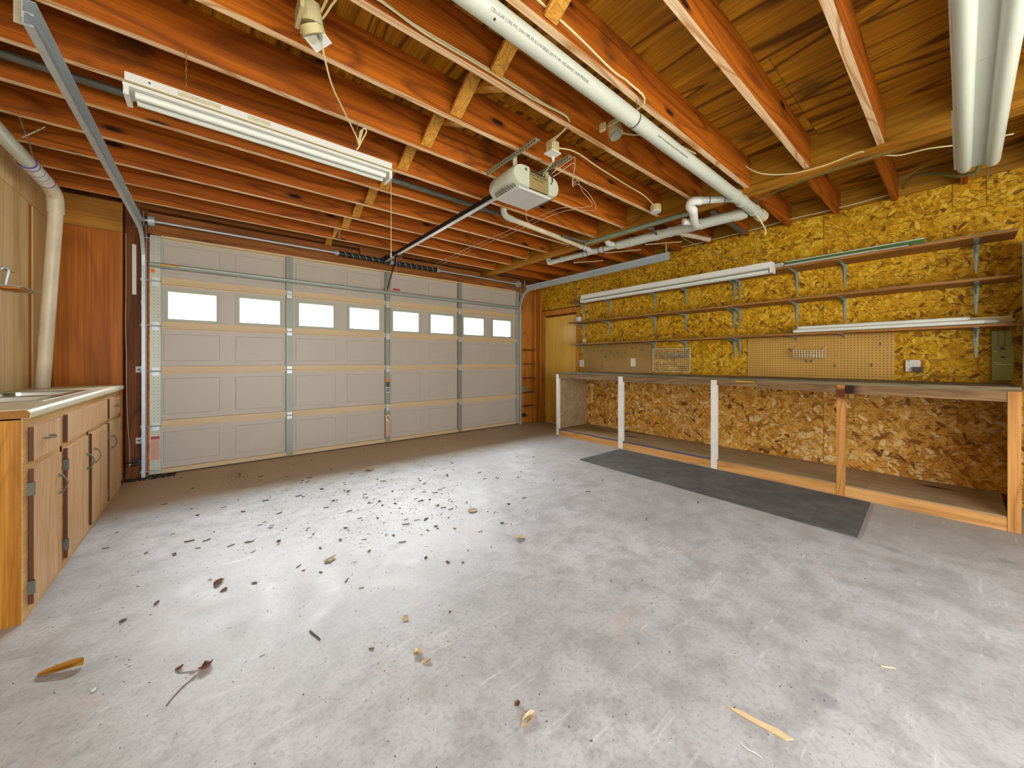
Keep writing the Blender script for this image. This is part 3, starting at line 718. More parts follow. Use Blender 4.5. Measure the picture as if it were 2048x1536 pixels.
MB().tube([(0.685, 2.33, 2.50), (0.70, 2.32, 2.56), (0.725, 2.33, 2.60), (0.735, 2.33, 2.58), (0.71, 2.33, 2.52), (0.69, 2.33, 2.47), (0.68, 2.34, 2.455)], 0.0042, 6, 5).tube([(0.69, 2.335, 2.48), (0.705, 2.33, 2.545), (0.715, 2.34, 2.59), (0.70, 2.345, 2.57), (0.695, 2.34, 2.50)], 0.004, 6, 5).build('cord_loop', 'cream', fx, True)

# wrap fixture overhead right
f2 = thing('wrap_light', 'large white ceiling light with two rounded lobes near upper right', 'ceiling light', (2.7, -0.06, 2.38))
def lobe(y):
    m = MB(); n = 14; r = 0.031
    xs_ = [(1.2, 1.0), (3.70, 1.0), (3.735, 0.86), (3.755, 0.5), (3.76, 0.1)]; b = 0
    for x, k in xs_:
        for i in range(n):
            a = 2*math.pi*i/n; m.v.append((x, y + r*k*math.cos(a), 2.395 + r*k*math.sin(a)))
    for j in range(len(xs_)-1):
        for i in range(n): m.f.append((j*n+i, j*n+(i+1) % n, (j+1)*n+(i+1) % n, (j+1)*n+i))
    m.f += [tuple(range(n)), tuple((len(xs_)-1)*n+i for i in reversed(range(n)))]
    return m
for y in (-0.112, -0.002): lobe(y).build('lamp_lens', 'lens', f2, True)
MB().box(1.2, 2.44, -0.115, 0.0, 2.398, 2.42).build('centre_panel', 'lens', f2)
MB().box(2.443, 3.745, -0.115, 0.0, 2.398, 2.42).build('centre_panel', 'lens', f2)
MB().box(1.2, 2.9, 0.022, 0.034, 2.405, 2.44).box(2.9, 3.74, 0.022, 0.040, 2.405, 2.432).build('side_rail', 'white', f2)
for x in (1.6, 3.55): chain((x, -0.057, 2.42), (x, -0.057, 2.66), f2, 'chain', 'iron')
MB().tube([(3.80, -0.10, 2.30), (3.80, -0.10, 2.46), (3.80, -0.10, 2.66)], 0.0015, 5, 1).build('pull_cord', 'iron', f2)
tag(MB().tube([(3.74, -0.06, 2.41), (3.80, -0.05, 2.38), (3.86, 0.02, 2.40), (4.0, 0.12, 2.50), (4.3, 0.25, 2.63), (4.62, 0.33, 2.655)], 0.011, 8, 6).build('power_cable', 'olivecable', smooth=True), 'thick olive cable leaving the end of wrap ceiling light', 'cable')

# long light hung before the top shelf
f3 = thing('strip_light', 'long white strip light hanging level with the top wall shelf', 'strip light', (4.3, 2.4, 2.04))
MB().box(4.26, 4.345, 1.19, 3.61, 2.085, 2.145).build('housing', 'white', f3)
MB().prism([(4.235, 2.07), (4.26, 2.088), (4.345, 2.088), (4.37, 2.07), (4.345, 2.076), (4.26, 2.076)], 'Y', 1.2, 3.6).build('reflector', 'white', f3)
for x in (4.275, 4.33): MB().cyl((x, 1.22, 2.055), (x, 3.58, 2.055), 0.016, 12).build('lamp_tube', 'tube', f3, True)
for y in (1.185, 3.59): MB().box(4.25, 4.355, y, y + 0.022, 2.035, 2.09).build('lamp_holder', 'white', f3)
chain((4.30, 1.38, 2.145), (4.30, 1.28, 2.67), f3, 'chain', 'iron'); chain((4.30, 3.4, 2.145), (4.30, 3.4, 2.67), f3, 'chain', 'iron')
MB().tube([(4.31, 1.45, 2.15), (4.28, 1.52, 2.23), (4.25, 1.66, 2.30), (4.10, 1.80, 2.40), (4.0, 1.95, 2.52), (3.9, 2.0, 2.62)], 0.0045, 6, 6).build('power_cord', 'olivecable', f3, True)

# ================================================================== SHELVES
bys = [4.10, 3.58, 2.80, 2.354, 1.765, 1.705, 1.147, 0.756, -0.065]
def shelf_bracket(parent, y, z, short=False):
    h = 0.07 if short else 0.235
    m = MB()
    # wall leg: tapered pressed steel with a raised centre rib
    m.prism([(y - 0.017, z), (y + 0.017, z), (y + 0.006, z - h), (y - 0.006, z - h)], 'X', W - 0.004, W)
    if not short:
        m.prism([(W - 0.004, z - 0.004), (W - 0.24, z - 0.004), (W - 0.05, z - 0.028), (W - 0.018, z - 0.07), (W - 0.004, z - h + 0.02)], 'Y', y - 0.0035, y + 0.0035)
    else: m.prism([(W - 0.004, z - 0.004), (W - 0.24, z - 0.004), (W - 0.03, z - 0.02), (W - 0.004, z - h + 0.01)], 'Y', y - 0.0035, y + 0.0035)
    m.box(W - 0.26, W, y - 0.014, y + 0.014, z - 0.004, z - 0.0005)
    m.build('bracket', 'bracket', parent)
for z, lab in ((1.452, 'lowest long wall shelf on metal brackets above the pegboards'), (1.812, 'middle long wall shelf on metal brackets, nearly empty'), (2.152, 'highest long wall shelf, holding lamp tubes and green channel')):
    s_ = thing('wall_shelf', lab, 'shelf', (4.78, 1.95, z - 0.02), 'long shelves on the strand board wall')
    MB().box(4.632, W - 0.001, -0.255, 4.185, z - 0.020, z).build('shelf_board', 'shelfwood', s_)
    MB().box(4.629, 4.6318, -0.255, 4.185, z - 0.004, z + 0.001).build('front_edge', 'darkboard', s_)
    for i, y in enumerate(bys):
        shelf_bracket(s_, y, z - 0.020, short=(z < 1.5 and i in (1, 6, 7)))
# things on the shelves
pcn = thing('paint_can', 'small grey metal can standing at door end of the middle shelf', 'can', (4.74, 4.05, 1.8135))
MB().cyl((4.74, 4.05, 1.8135), (4.74, 4.05, 1.885), 0.05, 22).build('body', 'galv', pcn, True)
MB().cyl((4.74, 4.05, 1.885), (4.74, 4.05, 1.892), 0.053, 22).build('lid', 'white', pcn, True)
bxx = thing('small_box', 'small cream and green box on the lowest shelf near the door', 'box', (4.80, 4.0, 1.4535))
MB().box(4.782, 4.822, 3.975, 4.012, 1.4535, 1.53).build('carton', 'paper', bxx)
MB().box(4.7805, 4.782, 3.975, 4.012, 1.4535, 1.475).build('green_band', 'cardgreen', bxx)
gch = thing('metal_channel', 'long green and white enamelled metal channel lying on the highest shelf', 'channel', (4.75, 0.9, 2.155))
MB().box(4.80, 4.806, 0.215, 1.22, 2.155, 2.235).box(4.806, 4.85, 0.215, 1.22, 2.228, 2.235).build('back', 'cardgreen', gch)
MB().box(4.795, 4.80, 0.215, 1.22, 2.229, 2.238).build('top_lip', 'white', gch)
wch = MB().box(4.70, 4.77, 0.50, 1.20, 2.155, 2.185).build('lamp_reflector', 'white'); tag(wch, 'short white lamp reflector lying in front of the green channel', 'reflector')
tag(MB().prism([(4.66, 2.155), (4.69, 2.21), (4.74, 2.21), (4.74, 2.155)], 'Y', 1.215, 1.60).build('lamp_cover', 'white'), 'white lamp cover beside the hanging strip light on highest shelf', 'lamp cover')
for k, (x, y0, y1, r) in enumerate(((4.68, -0.20, 0.28, 0.006), (4.70, -0.22, 0.20, 0.006), (4.665, 0.30, 0.52, 0.008))):
    tag(MB().cyl((x, y0, 2.155 + r), (x, y1, 2.155 + r), r, 10).build('metal_rod', 'white', smooth=True), ['front white rod at the right end of highest shelf', 'rear white rod at the right end of highest shelf', 'short white rod beside the green channel'][k], 'rod', 'rods on the highest shelf')
# lamps on the lowest shelf
for k, (x, z, ya, yb_, lb) in enumerate(((4.655, 1.471, -0.10, 1.10, 'white lamp tube at the front edge of lowest shelf'), (4.70, 1.471, -0.16, 1.06, 'white lamp tube second from the edge of lowest shelf'), (4.68, 1.503, -0.02, 1.07, 'white lamp tube lying on top of two others'))):
    lt = thing('lamp_tube', lb, 'lamp tube', (x, 0.5, z - 0.018), 'lamp tubes on the lowest shelf')
    MB().cyl((x, ya, z), (x, yb_, z), 0.018, 14).build('glass_tube', 'tube', lt, True)
    for yy, s in ((ya, -1), (yb_, 1)): MB().cyl((x, yy, z), (x, yy + s*0.012, z), 0.0185, 12).cyl((x - 0.006, yy + s*0.012, z), (x - 0.006, yy + s*0.022, z), 0.0015, 6).cyl((x + 0.006, yy + s*0.012, z), (x + 0.006, yy + s*0.022, z), 0.0015, 6).build('end_cap', 'galv', lt, True)
tag(MB().box(4.745, 4.80, -0.235, 0.35, 1.453, 1.515).box(4.75, 4.79, -0.25, -0.235, 1.47, 1.49).build('lamp_housing', 'beige'), 'beige lamp housing behind the tubes at right end of lowest shelf', 'lamp housing')

# pegboards
pb1 = MB().box(W - 0.012, W - 0.004, 2.835, 4.085, 0.988, 1.43).build('pegboard', 'pegdark'); tag(pb1, 'brown pegboard above the workbench near the side door', 'pegboard', 'pegboards')
pb2 = MB().box(W - 0.012, W - 0.004, 0.406, 1.616, 0.988, 1.43).build('pegboard', 'peg'); tag(pb2, 'tan pegboard with white wire basket at right half of bench', 'pegboard', 'pegboards')
pw = MB().box(4.38, 4.93, -0.31, -0.29, 0.94, 2.09).build('pegboard', 'pegwhite'); tag(pw, 'white pegboard panel standing at right end of the shelves', 'pegboard', 'pegboards')
M['pegwhite'].node_tree  # white board lies across X
t = dots('white_pegboard_cross', '#f4f6ea', 0.0254, 0.0036, 0, 2, 0.6, 0, '#2b2b22'); pw.data.materials[0] = t
def hook(y, z, label):
    tag(MB().tube([(W - 0.012, y, z), (W - 0.045, y, z - 0.004), (W - 0.055, y, z + 0.012)], 0.0025, 5, 3).box(W - 0.0145, W - 0.0122, y - 0.006, y + 0.006, z - 0.02, z + 0.01).build('peg_hook', 'iron'), label, 'hook', 'pegboard hooks')
for k, (y, z) in enumerate(((4.02, 1.345), (3.88, 1.345), (3.72, 1.335), (3.55, 1.31), (3.42, 1.30), (3.28, 1.29), (3.64, 1.235), (3.72, 1.09), (3.16, 1.36), (3.02, 1.33), (2.98, 1.33))):
    hook(y, z, ['leftmost hook on the brown pegboard', 'second hook from left on brown pegboard', 'third hook from left on brown pegboard', 'fourth hook in the upper row of brown pegboard', 'fifth hook in the upper row of brown pegboard', 'sixth hook in the upper row of brown pegboard', 'lone hook halfway down the brown pegboard', 'lowest hook on the brown pegboard', 'hook high above the note card on brown pegboard', 'left of the paired hooks at right of brown pegboard', 'right of the paired hooks at right of brown pegboard'][k])
for k, (y, z) in enumerate(((1.20, 1.29), (1.06, 1.17), (1.02, 1.165), (0.83, 1.12), (0.50, 1.33), (0.56, 1.13))):
    hook(y, z, ['hook just left of the white wire basket', 'left hook just under the white wire basket', 'right hook just under the white wire basket', 'hook low on the tan pegboard right of basket', 'highest hook at the right end of tan pegboard', 'lower hook at the right end of tan pegboard'][k])
tag(MB().box(W - 0.0145, W - 0.0125, 3.105, 3.19, 1.085, 1.205).build('note_card', 'paper'), 'yellow note card pinned on the brown pegboard', 'card')
wg = thing('wire_grid', 'white wire grid panel with small basket between the pegboards', 'wire grid', (W - 0.03, 2.55, 1.02))
m = MB()
for k in range(19): y = 2.285 + 0.526*k/18; m.cyl((W - 0.03, y, 1.02), (W - 0.03, y, 1.335), 0.0018, 5)
for k in range(12): z = 1.02 + 0.315*k/11; m.cyl((W - 0.034, 2.285, z), (W - 0.034, 2.811, z), 0.0018, 5)
m.build('wire_mesh', 'steelwire', wg)
MB().box(W - 0.036, W - 0.028, 2.28, 2.288, 1.015, 1.34).box(W - 0.036, W - 0.028, 2.808, 2.816, 1.015, 1.34).box(W - 0.036, W - 0.028, 2.28, 2.816, 1.332, 1.34).box(W - 0.036, W - 0.028, 2.28, 2.816, 1.015, 1.023).build('border_wire', 'steelwire', wg)
def basket(parent, y0, y1, x0, x1, z0, z1, mat, n):
    m = MB()
    for k in range(n + 1):
        y = y0 + (y1-y0)*k/n; m.tube([(x1, y, z1), (x1, y, z0), (x0, y, z0), (x0, y, z1)], 0.0016, 4, 1)
    for k in range(5):
        z = z0 + (z1-z0)*k/4
        m.cyl((x0, y0, z), (x0, y1, z), 0.0016, 4); m.cyl((x0, y0, z), (x1, y0, z), 0.0016, 4); m.cyl((x0, y1, z), (x1, y1, z), 0.0016, 4)
    for k in range(4): x = x0 + (x1-x0)*k/3; m.cyl((x, y0, z0), (x, y1, z0), 0.0016, 4)
    return m.build('basket_wire', mat, parent)
basket(wg, 2.30, 2.60, W - 0.12, W - 0.04, 1.215, 1.27, 'galv_dull', 14)
wb = thing('wire_basket', 'white wire basket hooked on the tan pegboard', 'basket', (W - 0.06, 1.02, 1.195))
basket(wb, 0.905, 1.145, W - 0.12, W - 0.02, 1.197, 1.275, 'steelwire', 10)
MB().tube([(W - 0.12, 0.905, 1.275), (W - 0.02, 0.90, 1.31), (W - 0.012, 0.90, 1.315)], 0.003, 5, 2).tube([(W - 0.12, 1.145, 1.275), (W - 0.02, 1.15, 1.31), (W - 0.012, 1.15, 1.315)], 0.003, 5, 2).build('hanger_arm', 'steelwire', wb)

# outlets on the right wall
def slots(m, yc, zc, x, s=1.0):
    m.box(x - 0.001, x, yc + 0.005*s, yc + 0.007*s, zc - 0.004*s, zc + 0.006*s).box(x - 0.001, x, yc - 0.007*s, yc - 0.005*s, zc - 0.004*s, zc + 0.006*s).cyl((x - 0.001, yc, zc - 0.009*s), (x, yc, zc - 0.009*s), 0.0025*s, 8)
sw = thing('light_switch', 'white wall switch plate beside the side door above bench', 'switch', (W, 4.16, 1.06))
MB().bev(W - 0.008, W, 4.105, 4.215, 1.065, 1.185, 0.005, '-X').build('plate', 'white', sw)
MB().box(W - 0.016, W - 0.008, 4.175, 4.185, 1.11, 1.135).build('toggle', 'white', sw)
m = MB(); slots(m, 4.135, 1.145, W - 0.008); slots(m, 4.135, 1.105, W - 0.008); m.build('socket_slots', 'ink', sw)
ot = thing('outlet_adapter', 'white six way outlet adapter on strand board above the bench', 'outlet', (W, 0.29, 1.065))
MB().bev(W - 0.035, W, 0.243, 0.338, 1.066, 1.178, 0.004, '-X').build('body', 'white', ot)
m = MB()
for y in (0.265, 0.29, 0.315):
    for z in (1.135, 1.098): slots(m, y, z, W - 0.035, 0.9)
m.box(W - 0.036, W - 0.035, 0.31, 0.32, 1.160, 1.168)
m.build('socket_slots', 'ink', ot)
pa = thing('power_adapter', 'dark brown plug-in power adapter on the white outlet adapter', 'power adapter', (W - 0.05, 0.26, 1.06))
MB().bev(W - 0.075, W - 0.036, 0.228, 0.288, 1.063, 1.113, 0.004, '-X').build('body', plain('brown_plastic', '#4a4038', 0.5), pa)
MB().tube([(W - 0.05, 0.258, 1.063), (W - 0.05, 0.22, 1.035), (W - 0.05, 0.14, 1.03), (W - 0.05, 0.05, 1.035), (W - 0.06, -0.02, 1.02), (W - 0.07, -0.08, 1.0), (W - 0.07, -0.2, 0.992), (W - 0.06, -0.24, 1.01)], 0.0022, 5, 5).build('lead', 'olivecable', pa, True)
ch = thing('wall_charger', 'olive green wall charger for garden tool at right end of bench', 'charger', (W, -0.20, 1.0))
MB().prism([(-0.148, 1.005), (-0.140, 1.41), (-0.238, 1.41), (-0.252, 1.22), (-0.243, 1.005)], 'X', W - 0.035, W).build('back_plate', 'olive', ch)
MB().prism([(-0.145, 1.01), (-0.143, 1.285), (-0.246, 1.285), (-0.252, 1.20), (-0.243, 1.01)], 'X', W - 0.055, W - 0.0355).build('front_shell', 'olive2', ch)
MB().box(W - 0.045, W - 0.0355, -0.172, -0.145, 1.29, 1.405).box(W - 0.045, W - 0.0355, -0.205, -0.176, 1.29, 1.405).box(W - 0.045, W - 0.0355, -0.235, -0.209, 1.29, 1.405).build('prong_guides', 'olive2', ch)
MB().box(W - 0.057, W - 0.0552, -0.205, -0.185, 1.255, 1.275).box(W - 0.057, W - 0.0552, -0.205, -0.187, 1.19, 1.203).build('vents', 'black', ch)
text('lettering', 'GrassHog', 'paper', ch, (W - 0.0556, -0.150, 1.235), (0, -1, 0), (0, 0, 1), 0.016) if False else MB().box(W - 0.0565, W - 0.0555, -0.19, -0.15, 1.150, 1.153).box(W - 0.0565, W - 0.0555, -0.238, -0.165, 1.136, 1.1395).box(W - 0.0565, W - 0.0555, -0.168, -0.152, 1.238, 1.242).build('printed_line', 'paper', ch)
MB().tube([(W - 0.03, -0.14, 1.235), (W - 0.02, -0.10, 1.22), (W - 0.02, -0.075, 1.16), (W - 0.02, -0.085, 1.09), (W - 0.03, -0.14, 1.03)], 0.002, 5, 5).build('lead', 'olivecable', ch, True)

# ================================================================== WORKBENCH
wbn = thing('workbench', 'long wooden workbench with white and bare posts along strand board wall', 'workbench', (4.57, 1.9, 0))
BX = 4.215
MB().box(BX - 0.002, W - 0.002, -0.245, 4.075, 0.958, 0.985).build('worktop', 'darkboard', wbn)
MB().box(BX - 0.006, BX - 0.002, -0.245, 4.075, 0.972, 0.987).build('worktop_edge', 'darkboard', wbn)
for a, b_, z0 in ((2.925, 4.02, 0.895), (2.0, 2.855, 0.89), (1.742, 1.998, 0.905), (1.30, 1.682, 0.905), (0.70, 1.298, 0.89), (-0.19, 0.645, 0.885)):
    MB().box(BX + 0.004, BX + 0.042, a, b_, z0, 0.957).build('apron_board', 'greywood', wbn)
MB().box(BX + 0.001, BX + 0.004, 1.32, 1.50, 0.948, 0.962).build('yellow_patch', 'yellowtape', wbn)
for y0, y1, mt, lb in ((4.022, 4.07, 'whitewood', 'white painted post'), (2.855, 2.925, 'whitewood', 'white painted post'), (1.682, 1.742, 'whitewood', 'white painted post'), (0.645, 0.70, 'pine_z', 'bare pine post'), (-0.245, -0.19, 'pine_z', 'bare pine post')):
    MB().box(BX - 0.001, BX + 0.04, y0, y1, 0.0, 0.957).build('post', mt, wbn, label=lb)
for a, b_ in ((2.925, 4.02), (1.742, 2.855), (0.70, 1.682), (-0.19, 0.645)):
    MB().box(BX + 0.004, BX + 0.042, a, b_, 0.0, 0.088).build('toe_board', 'pine_y', wbn)
for a, b_ in ((2.03, 4.02), (0.52, 2.027), (-0.19, 0.517)):
    MB().box(BX + 0.006, W - 0.003, a, b_, 0.0885, 0.10).build('lower_shelf', 'dustply', wbn)
MB().box(BX + 0.0035, BX + 0.0062, 1.742, 2.855, 0.086, 0.101).box(BX + 0.0035, BX + 0.0062, 2.925, 4.02, 0.086, 0.101).build('blue_edge_line', 'blue', wbn)
MB().box(BX + 0.045, W - 0.003, 4.045, 4.065, 0.10, 0.957).build('end_panel', 'dustply', wbn)
MB().box(BX + 0.045, W - 0.003, -0.243, -0.225, 0.0, 0.957).build('end_panel', 'osb', wbn)
MB().box(W - 0.06, W - 0.02, 0.0, 4.0, 0.90, 0.957).build('rear_rail', 'greywood', wbn)

# rubber mat
mt = MB().prism([(3.35, 2.852), (4.16, 2.852), (4.175, 0.481), (3.281, 0.44)], 'Z', 0.001, 0.009).build('rubber_mat', 'mat')
tag(mt, 'dark grey ribbed rubber mat on the floor before workbench', 'mat')

# ================================================================== CABINET
cb = thing('base_cabinet', 'worn brown sink base cabinet with four doors along left wall', 'cabinet', (-0.9, 3.7, 0))
X1 = -0.655
MB().box(-1.13, X1 - 0.002, 2.632, 2.65, 0, 0.904).build('side_panel', 'cab', cb)
MB().box(-1.13, X1 - 0.002, 4.78, 4.80, 0, 0.904).build('side_panel', 'cab', cb)
MB().box(-1.13, -0.70, 2.65, 4.78, 0.02, 0.5).build('carcass', 'cab', cb)
m = MB().box(X1 - 0.002, X1, 2.632, 2.69, 0.0, 0.904).box(X1 - 0.002, X1, 2.69, 4.80, 0.0, 0.045).box(X1 - 0.002, X1, 2.69, 4.80, 0.855, 0.904).box(X1 - 0.002, X1, 2.69, 4.80, 0.66, 0.71)
for y in (3.165, 3.72, 4.28, 4.79): m.box(X1 - 0.002, X1, y - 0.02, y + 0.01, 0.045, 0.855)
m.box(X1 - 0.02, X1 - 0.002, 2.65, 4.78, 0.0, 0.904)
m.build('face_frame', 'frame', cb)
xf = X1 + 0.0006
def front(name, y0, y1, z0, z1):
    o = MB().box(xf, xf + 0.015, y0, y1, z0, z1).build(name, 'cabdoor', cb)
    o.data.materials.append(M['cabedge'])
    for p in o.data.polygons:
        if abs(p.normal.y) > 0.9: p.material_index = 1      # dark stained door edges
    return o
def pull(parent, y, z, vert):
    L_ = 0.045; m = MB()
    pts = [(xf + 0.015, -1.15), (xf + 0.030, -1.0), (xf + 0.044, -0.4), (xf + 0.048, 0), (xf + 0.044, 0.4), (xf + 0.030, 1.0), (xf + 0.015, 1.15)]
    m.tube([(x, y, z + s*L_) if vert else (x, y + s*L_, z) for x, s in pts], 0.0035, 6, 3)
    for s in (-1, 1):
        m.cyl((xf + 0.015, y if vert else y + s*L_*0.9, z + s*L_*0.9 if vert else z), (xf + 0.034, y if vert else y + s*L_*0.9, z + s*L_*0.9 if vert else z), 0.003, 6)
    m.build('handle', 'iron', parent, True)
d = front('drawer', 2.70, 3.10, 0.705, 0.862); pull(d, 2.87, 0.79, False)
front('false_drawer_front', 3.21, 4.22, 0.705, 0.862)
d = front('drawer', 4.30, 4.74, 0.705, 0.862); pull(d, 4.50, 0.79, False)
for y0, y1, hy, hinge_y in ((2.70, 3.10, 3.045, 2.693), (3.21, 3.66, 3.61, 3.203), (3.75, 4.22, 3.80, 4.227), (4.30, 4.76, 4.36, 4.767)):
    d = front('cabinet_door', y0, y1, 0.05, 0.672); pull(d, hy, 0.51, True)
    for z in (0.13, 0.58):
        s = 1 if hinge_y < (y0+y1)/2 else -1
        MB().box(xf - 0.001, xf + 0.02, hinge_y - 0.006, hinge_y + 0.006, z - 0.03, z + 0.03).cyl((xf + 0.015, hinge_y, z - 0.03), (xf + 0.015, hinge_y, z + 0.03), 0.005, 8).build('hinge', 'iron', d)

ct = thing('countertop', 'speckled cream laminate countertop with rounded front edge on cabinet', 'countertop', (-0.88, 3.7, 0.905))
Y0, Y1 = 2.615, 4.815
SX0, SX1, SY0, SY1 = -1.07, -0.72, 3.10, 4.02
def ctop(m, z0, z1, y0, y1):
    m.box(-1.138, SX0, y0, y1, z0, z1); m.box(SX1, X1 + 0.0, y0, y1, z0, z1)
    m.box(SX0, SX1, y0, SY0, z0, z1); m.box(SX0, SX1, SY1, y1, z0, z1)
    return m
ctop(MB(), 0.912, 0.9485, Y0 + 0.002, Y1).build('core', 'particle', ct)
ctop(MB(), 0.9485, 0.951, Y0, Y1).build('laminate_top', 'laminate', ct)
pr = [(X1, 0.951), (-0.648, 0.951), (-0.636, 0.9475), (-0.628, 0.939), (-0.627, 0.925), (-0.630, 0.911), (-0.645, 0.908), (X1, 0.908)]
MB().prism(pr, 'Y', Y0, Y1).build('rounded_edge', 'laminate', ct, True)
MB().prism([(p[0] - 0.0015, p[1] - (0.0015 if p[1] > 0.93 else -0.0015)) for p in pr], 'Y', Y0 - 0.001, Y0 + 0.001).build('raw_end', 'particle', ct, label='raw brown end of the countertop')
sk = thing('sink', 'shallow double bowl stainless steel sink set in the countertop', 'sink', (-0.895, 3.56, 0.80))
def rr(x0, x1, y0, y1, r, n=5):
    pts = []
    for cx, cy, a0 in ((x1-r, y1-r, 0), (x0+r, y1-r, 90), (x0+r, y0+r, 180), (x1-r, y0+r, 270)):
        for k in range(n+1):
            a = math.radians(a0 + 90*k/n); pts.append((cx + r*math.cos(a), cy + r*math.sin(a)))
    return pts
def bowl(y0, y1, nm):
    m = MB(); L0 = rr(SX0 + 0.02, SX1 - 0.02, y0, y1, 0.05); L1 = rr(SX0 + 0.03, SX1 - 0.03, y0 + 0.012, y1 - 0.012, 0.05); L2 = rr(SX0 + 0.05, SX1 - 0.05, y0 + 0.035, y1 - 0.035, 0.05)
    n = len(L0)
    for L_, z in ((L0, 0.9535), (L0, 0.9485), (L1, 0.84), (L2, 0.81)): m.v += [(p[0], p[1], z) for p in L_]
    for j in range(3):
        for i in range(n): m.f.append((j*n+i, j*n+(i+1) % n, (j+1)*n+(i+1) % n, (j+1)*n+i))
    m.f.append(tuple(3*n+i for i in range(n)))
    o = m.build(nm, 'chrome', sk, True)
    MB().cyl((-0.895, (y0+y1)/2, 0.811), (-0.895, (y0+y1)/2, 0.814), 0.04, 16).build('drain', 'galv_dull', o, True)
bowl(SY0 + 0.02, 3.54, 'bowl'); bowl(3.58, SY1 - 0.02, 'bowl')
m = MB(); z = 0.9515
m.box(SX0 - 0.02, SX1 + 0.02, SY0 - 0.02, SY0 + 0.02, z, z + 0.004); m.box(SX0 - 0.02, SX1 + 0.02, SY1 - 0.02, SY1 + 0.02, z, z + 0.004)
m.box(SX0 - 0.02, SX0 + 0.02, SY0 + 0.02, SY1 - 0.02, z, z + 0.004); m.box(SX1 - 0.02, SX1 + 0.02, SY0 + 0.02, SY1 - 0.02, z, z + 0.004); m.box(SX0 + 0.02, SX1 - 0.02, 3.54, 3.58, z, z + 0.004)
m.build('rim', 'chrome', sk)

# small things on left wall
lw = thing('wall_rack', 'small grey metal rack on the left wall above the sink', 'rack', (-1.12, 4.3, 1.66))
MB().box(-1.14, -1.02, 4.10, 4.44, 1.675, 1.684).build('plate', 'galv_dull', lw)
MB().box(-1.14, -1.03, 4.10, 4.27, 1.660, 1.674).build('wood_cleat', 'casing', lw)
MB().tube([(-1.138, 4.20, 1.80), (-1.12, 4.20, 1.815), (-1.105, 4.20, 1.80), (-1.11, 4.20, 1.76), (-1.12, 4.20, 1.69)], 0.008, 8, 4).build('clip', 'galv', lw, True)
MB().tube([(-1.12, 4.20, 1.80), (-1.11, 4.31, 1.80)], 0.004, 6, 1).build('pin', 'iron', lw)
for k, z in enumerate((1.05, 0.335)):
    o = thing('wall_clip', ['white clip plate on dark stud level with the countertop', 'white clip plate on dark stud just above sensor'][k], 'clip', (-0.585, 5.238, z), 'white clips on the dark stud')
    MB().box(-0.60, -0.555, 5.228, 5.2395, z, z + 0.06).build('plate', 'white', o)
    MB().cyl((-0.59, 5.2275, z + 0.03), (-0.565, 5.2275, z + 0.03), 0.006, 8).build('clamp', 'iron', o)
for x, s, lb in ((-0.60, 1, 'black door safety sensor on the left track near floor'), (4.45, -1, 'black door safety sensor on the right track near floor')):
    o = thing('safety_sensor', lb, 'sensor', (x, 5.15, 0.13), 'door safety sensors')
    MB().box(x - 0.02*s, x + 0.055*s, 5.10, 5.104, 0.15, 0.20).box(x + 0.03*s, x + 0.034*s, 5.08, 5.13, 0.14, 0.21).build('bracket', 'black', o)
    MB().cyl((x - 0.05*s, 5.095, 0.16), (x + 0.03*s, 5.095, 0.16), 0.018, 12).build('body', 'black', o, True)
    MB().cyl((x - 0.03*s, 5.095, 0.16), (x - 0.015*s, 5.095, 0.16), 0.0195, 12).build('collar', 'brass', o, True)
tag(MB().tube([(-0.665, 5.20, 2.42), (-0.664, 5.20, 1.9), (-0.668, 5.20, 1.5), (-0.66, 5.20, 1.2), (-0.66, 5.20, 0.9), (-0.65, 5.20, 0.5), (-0.635, 5.17, 0.3), (-0.63, 5.12, 0.18)], 0.0025, 5, 5).build('sensor_wire', 'pinkwire', smooth=True), 'thin pale wire running down beside the orange plywood to sensor', 'wire')

# ================================================================== PIPES
def collar(m, c, d, r, w_=0.04, t_=0.006): return m.ring(c, d, r, t_, 18, w_)
lp = thing('drain_pipe', 'white drain pipe descending the left wall behind the sink cabinet', 'pipe', (-1.06, 4.66, 0.95))
a = Vector((-0.97, 4.56, 2.36)); b_ = Vector((-1.06, 4.665, 0.955))
MB().cyl(a, b_, 0.041, 20).build('vertical_pipe', 'pvc_old', lp, True)
MB().cyl((-0.97, -1.5, 2.505), (-0.97, 4.35, 2.505), 0.041, 20).build('horizontal_pipe', 'pvc', lp, True)
MB().tube([(-0.97, 4.34, 2.505), (-0.97, 4.44, 2.50), (-0.97, 4.53, 2.47), (-0.97, 4.556, 2.40), (-0.972, 4.565, 2.34)], 0.047, 18, 4).build('elbow', 'pvc_old', lp, True)
MB().cyl((-0.97, 3.98, 2.505), (-0.97, 4.36, 2.505), 0.0465, 20).build('coupling', 'white', lp, True)
for y in (3.97, 4.02, 4.12, 4.20, 4.33): MB().ring((-0.97, y, 2.505), (0, 1, 0.0), 0.0468, 0.0008, 20, 0.010 if y in (4.02, 4.33) else 0.004).build('primer_band', 'purple', lp, True)
hs = thing('pipe_strap', 'perforated hanger strap holding the left drain pipe to a joist', 'strap', (-0.95, 4.0, 2.5))
MB().beam((-0.92, 3.62, 2.68), (-0.925, 3.85, 2.56), 0.02, 0.0015, up=(1, 0, 0)).beam((-0.925, 3.85, 2.56), (-0.93, 3.93, 2.51), 0.02, 0.0015, up=(1, 0, 0)).build('strap', 'perf_y', hs)
MB().beam((-0.83, 3.70, 2.66), (-0.93, 3.72, 2.56), 0.0015, 0.014, up=(0, 1, 0)).build('strap', 'perf_z', hs)

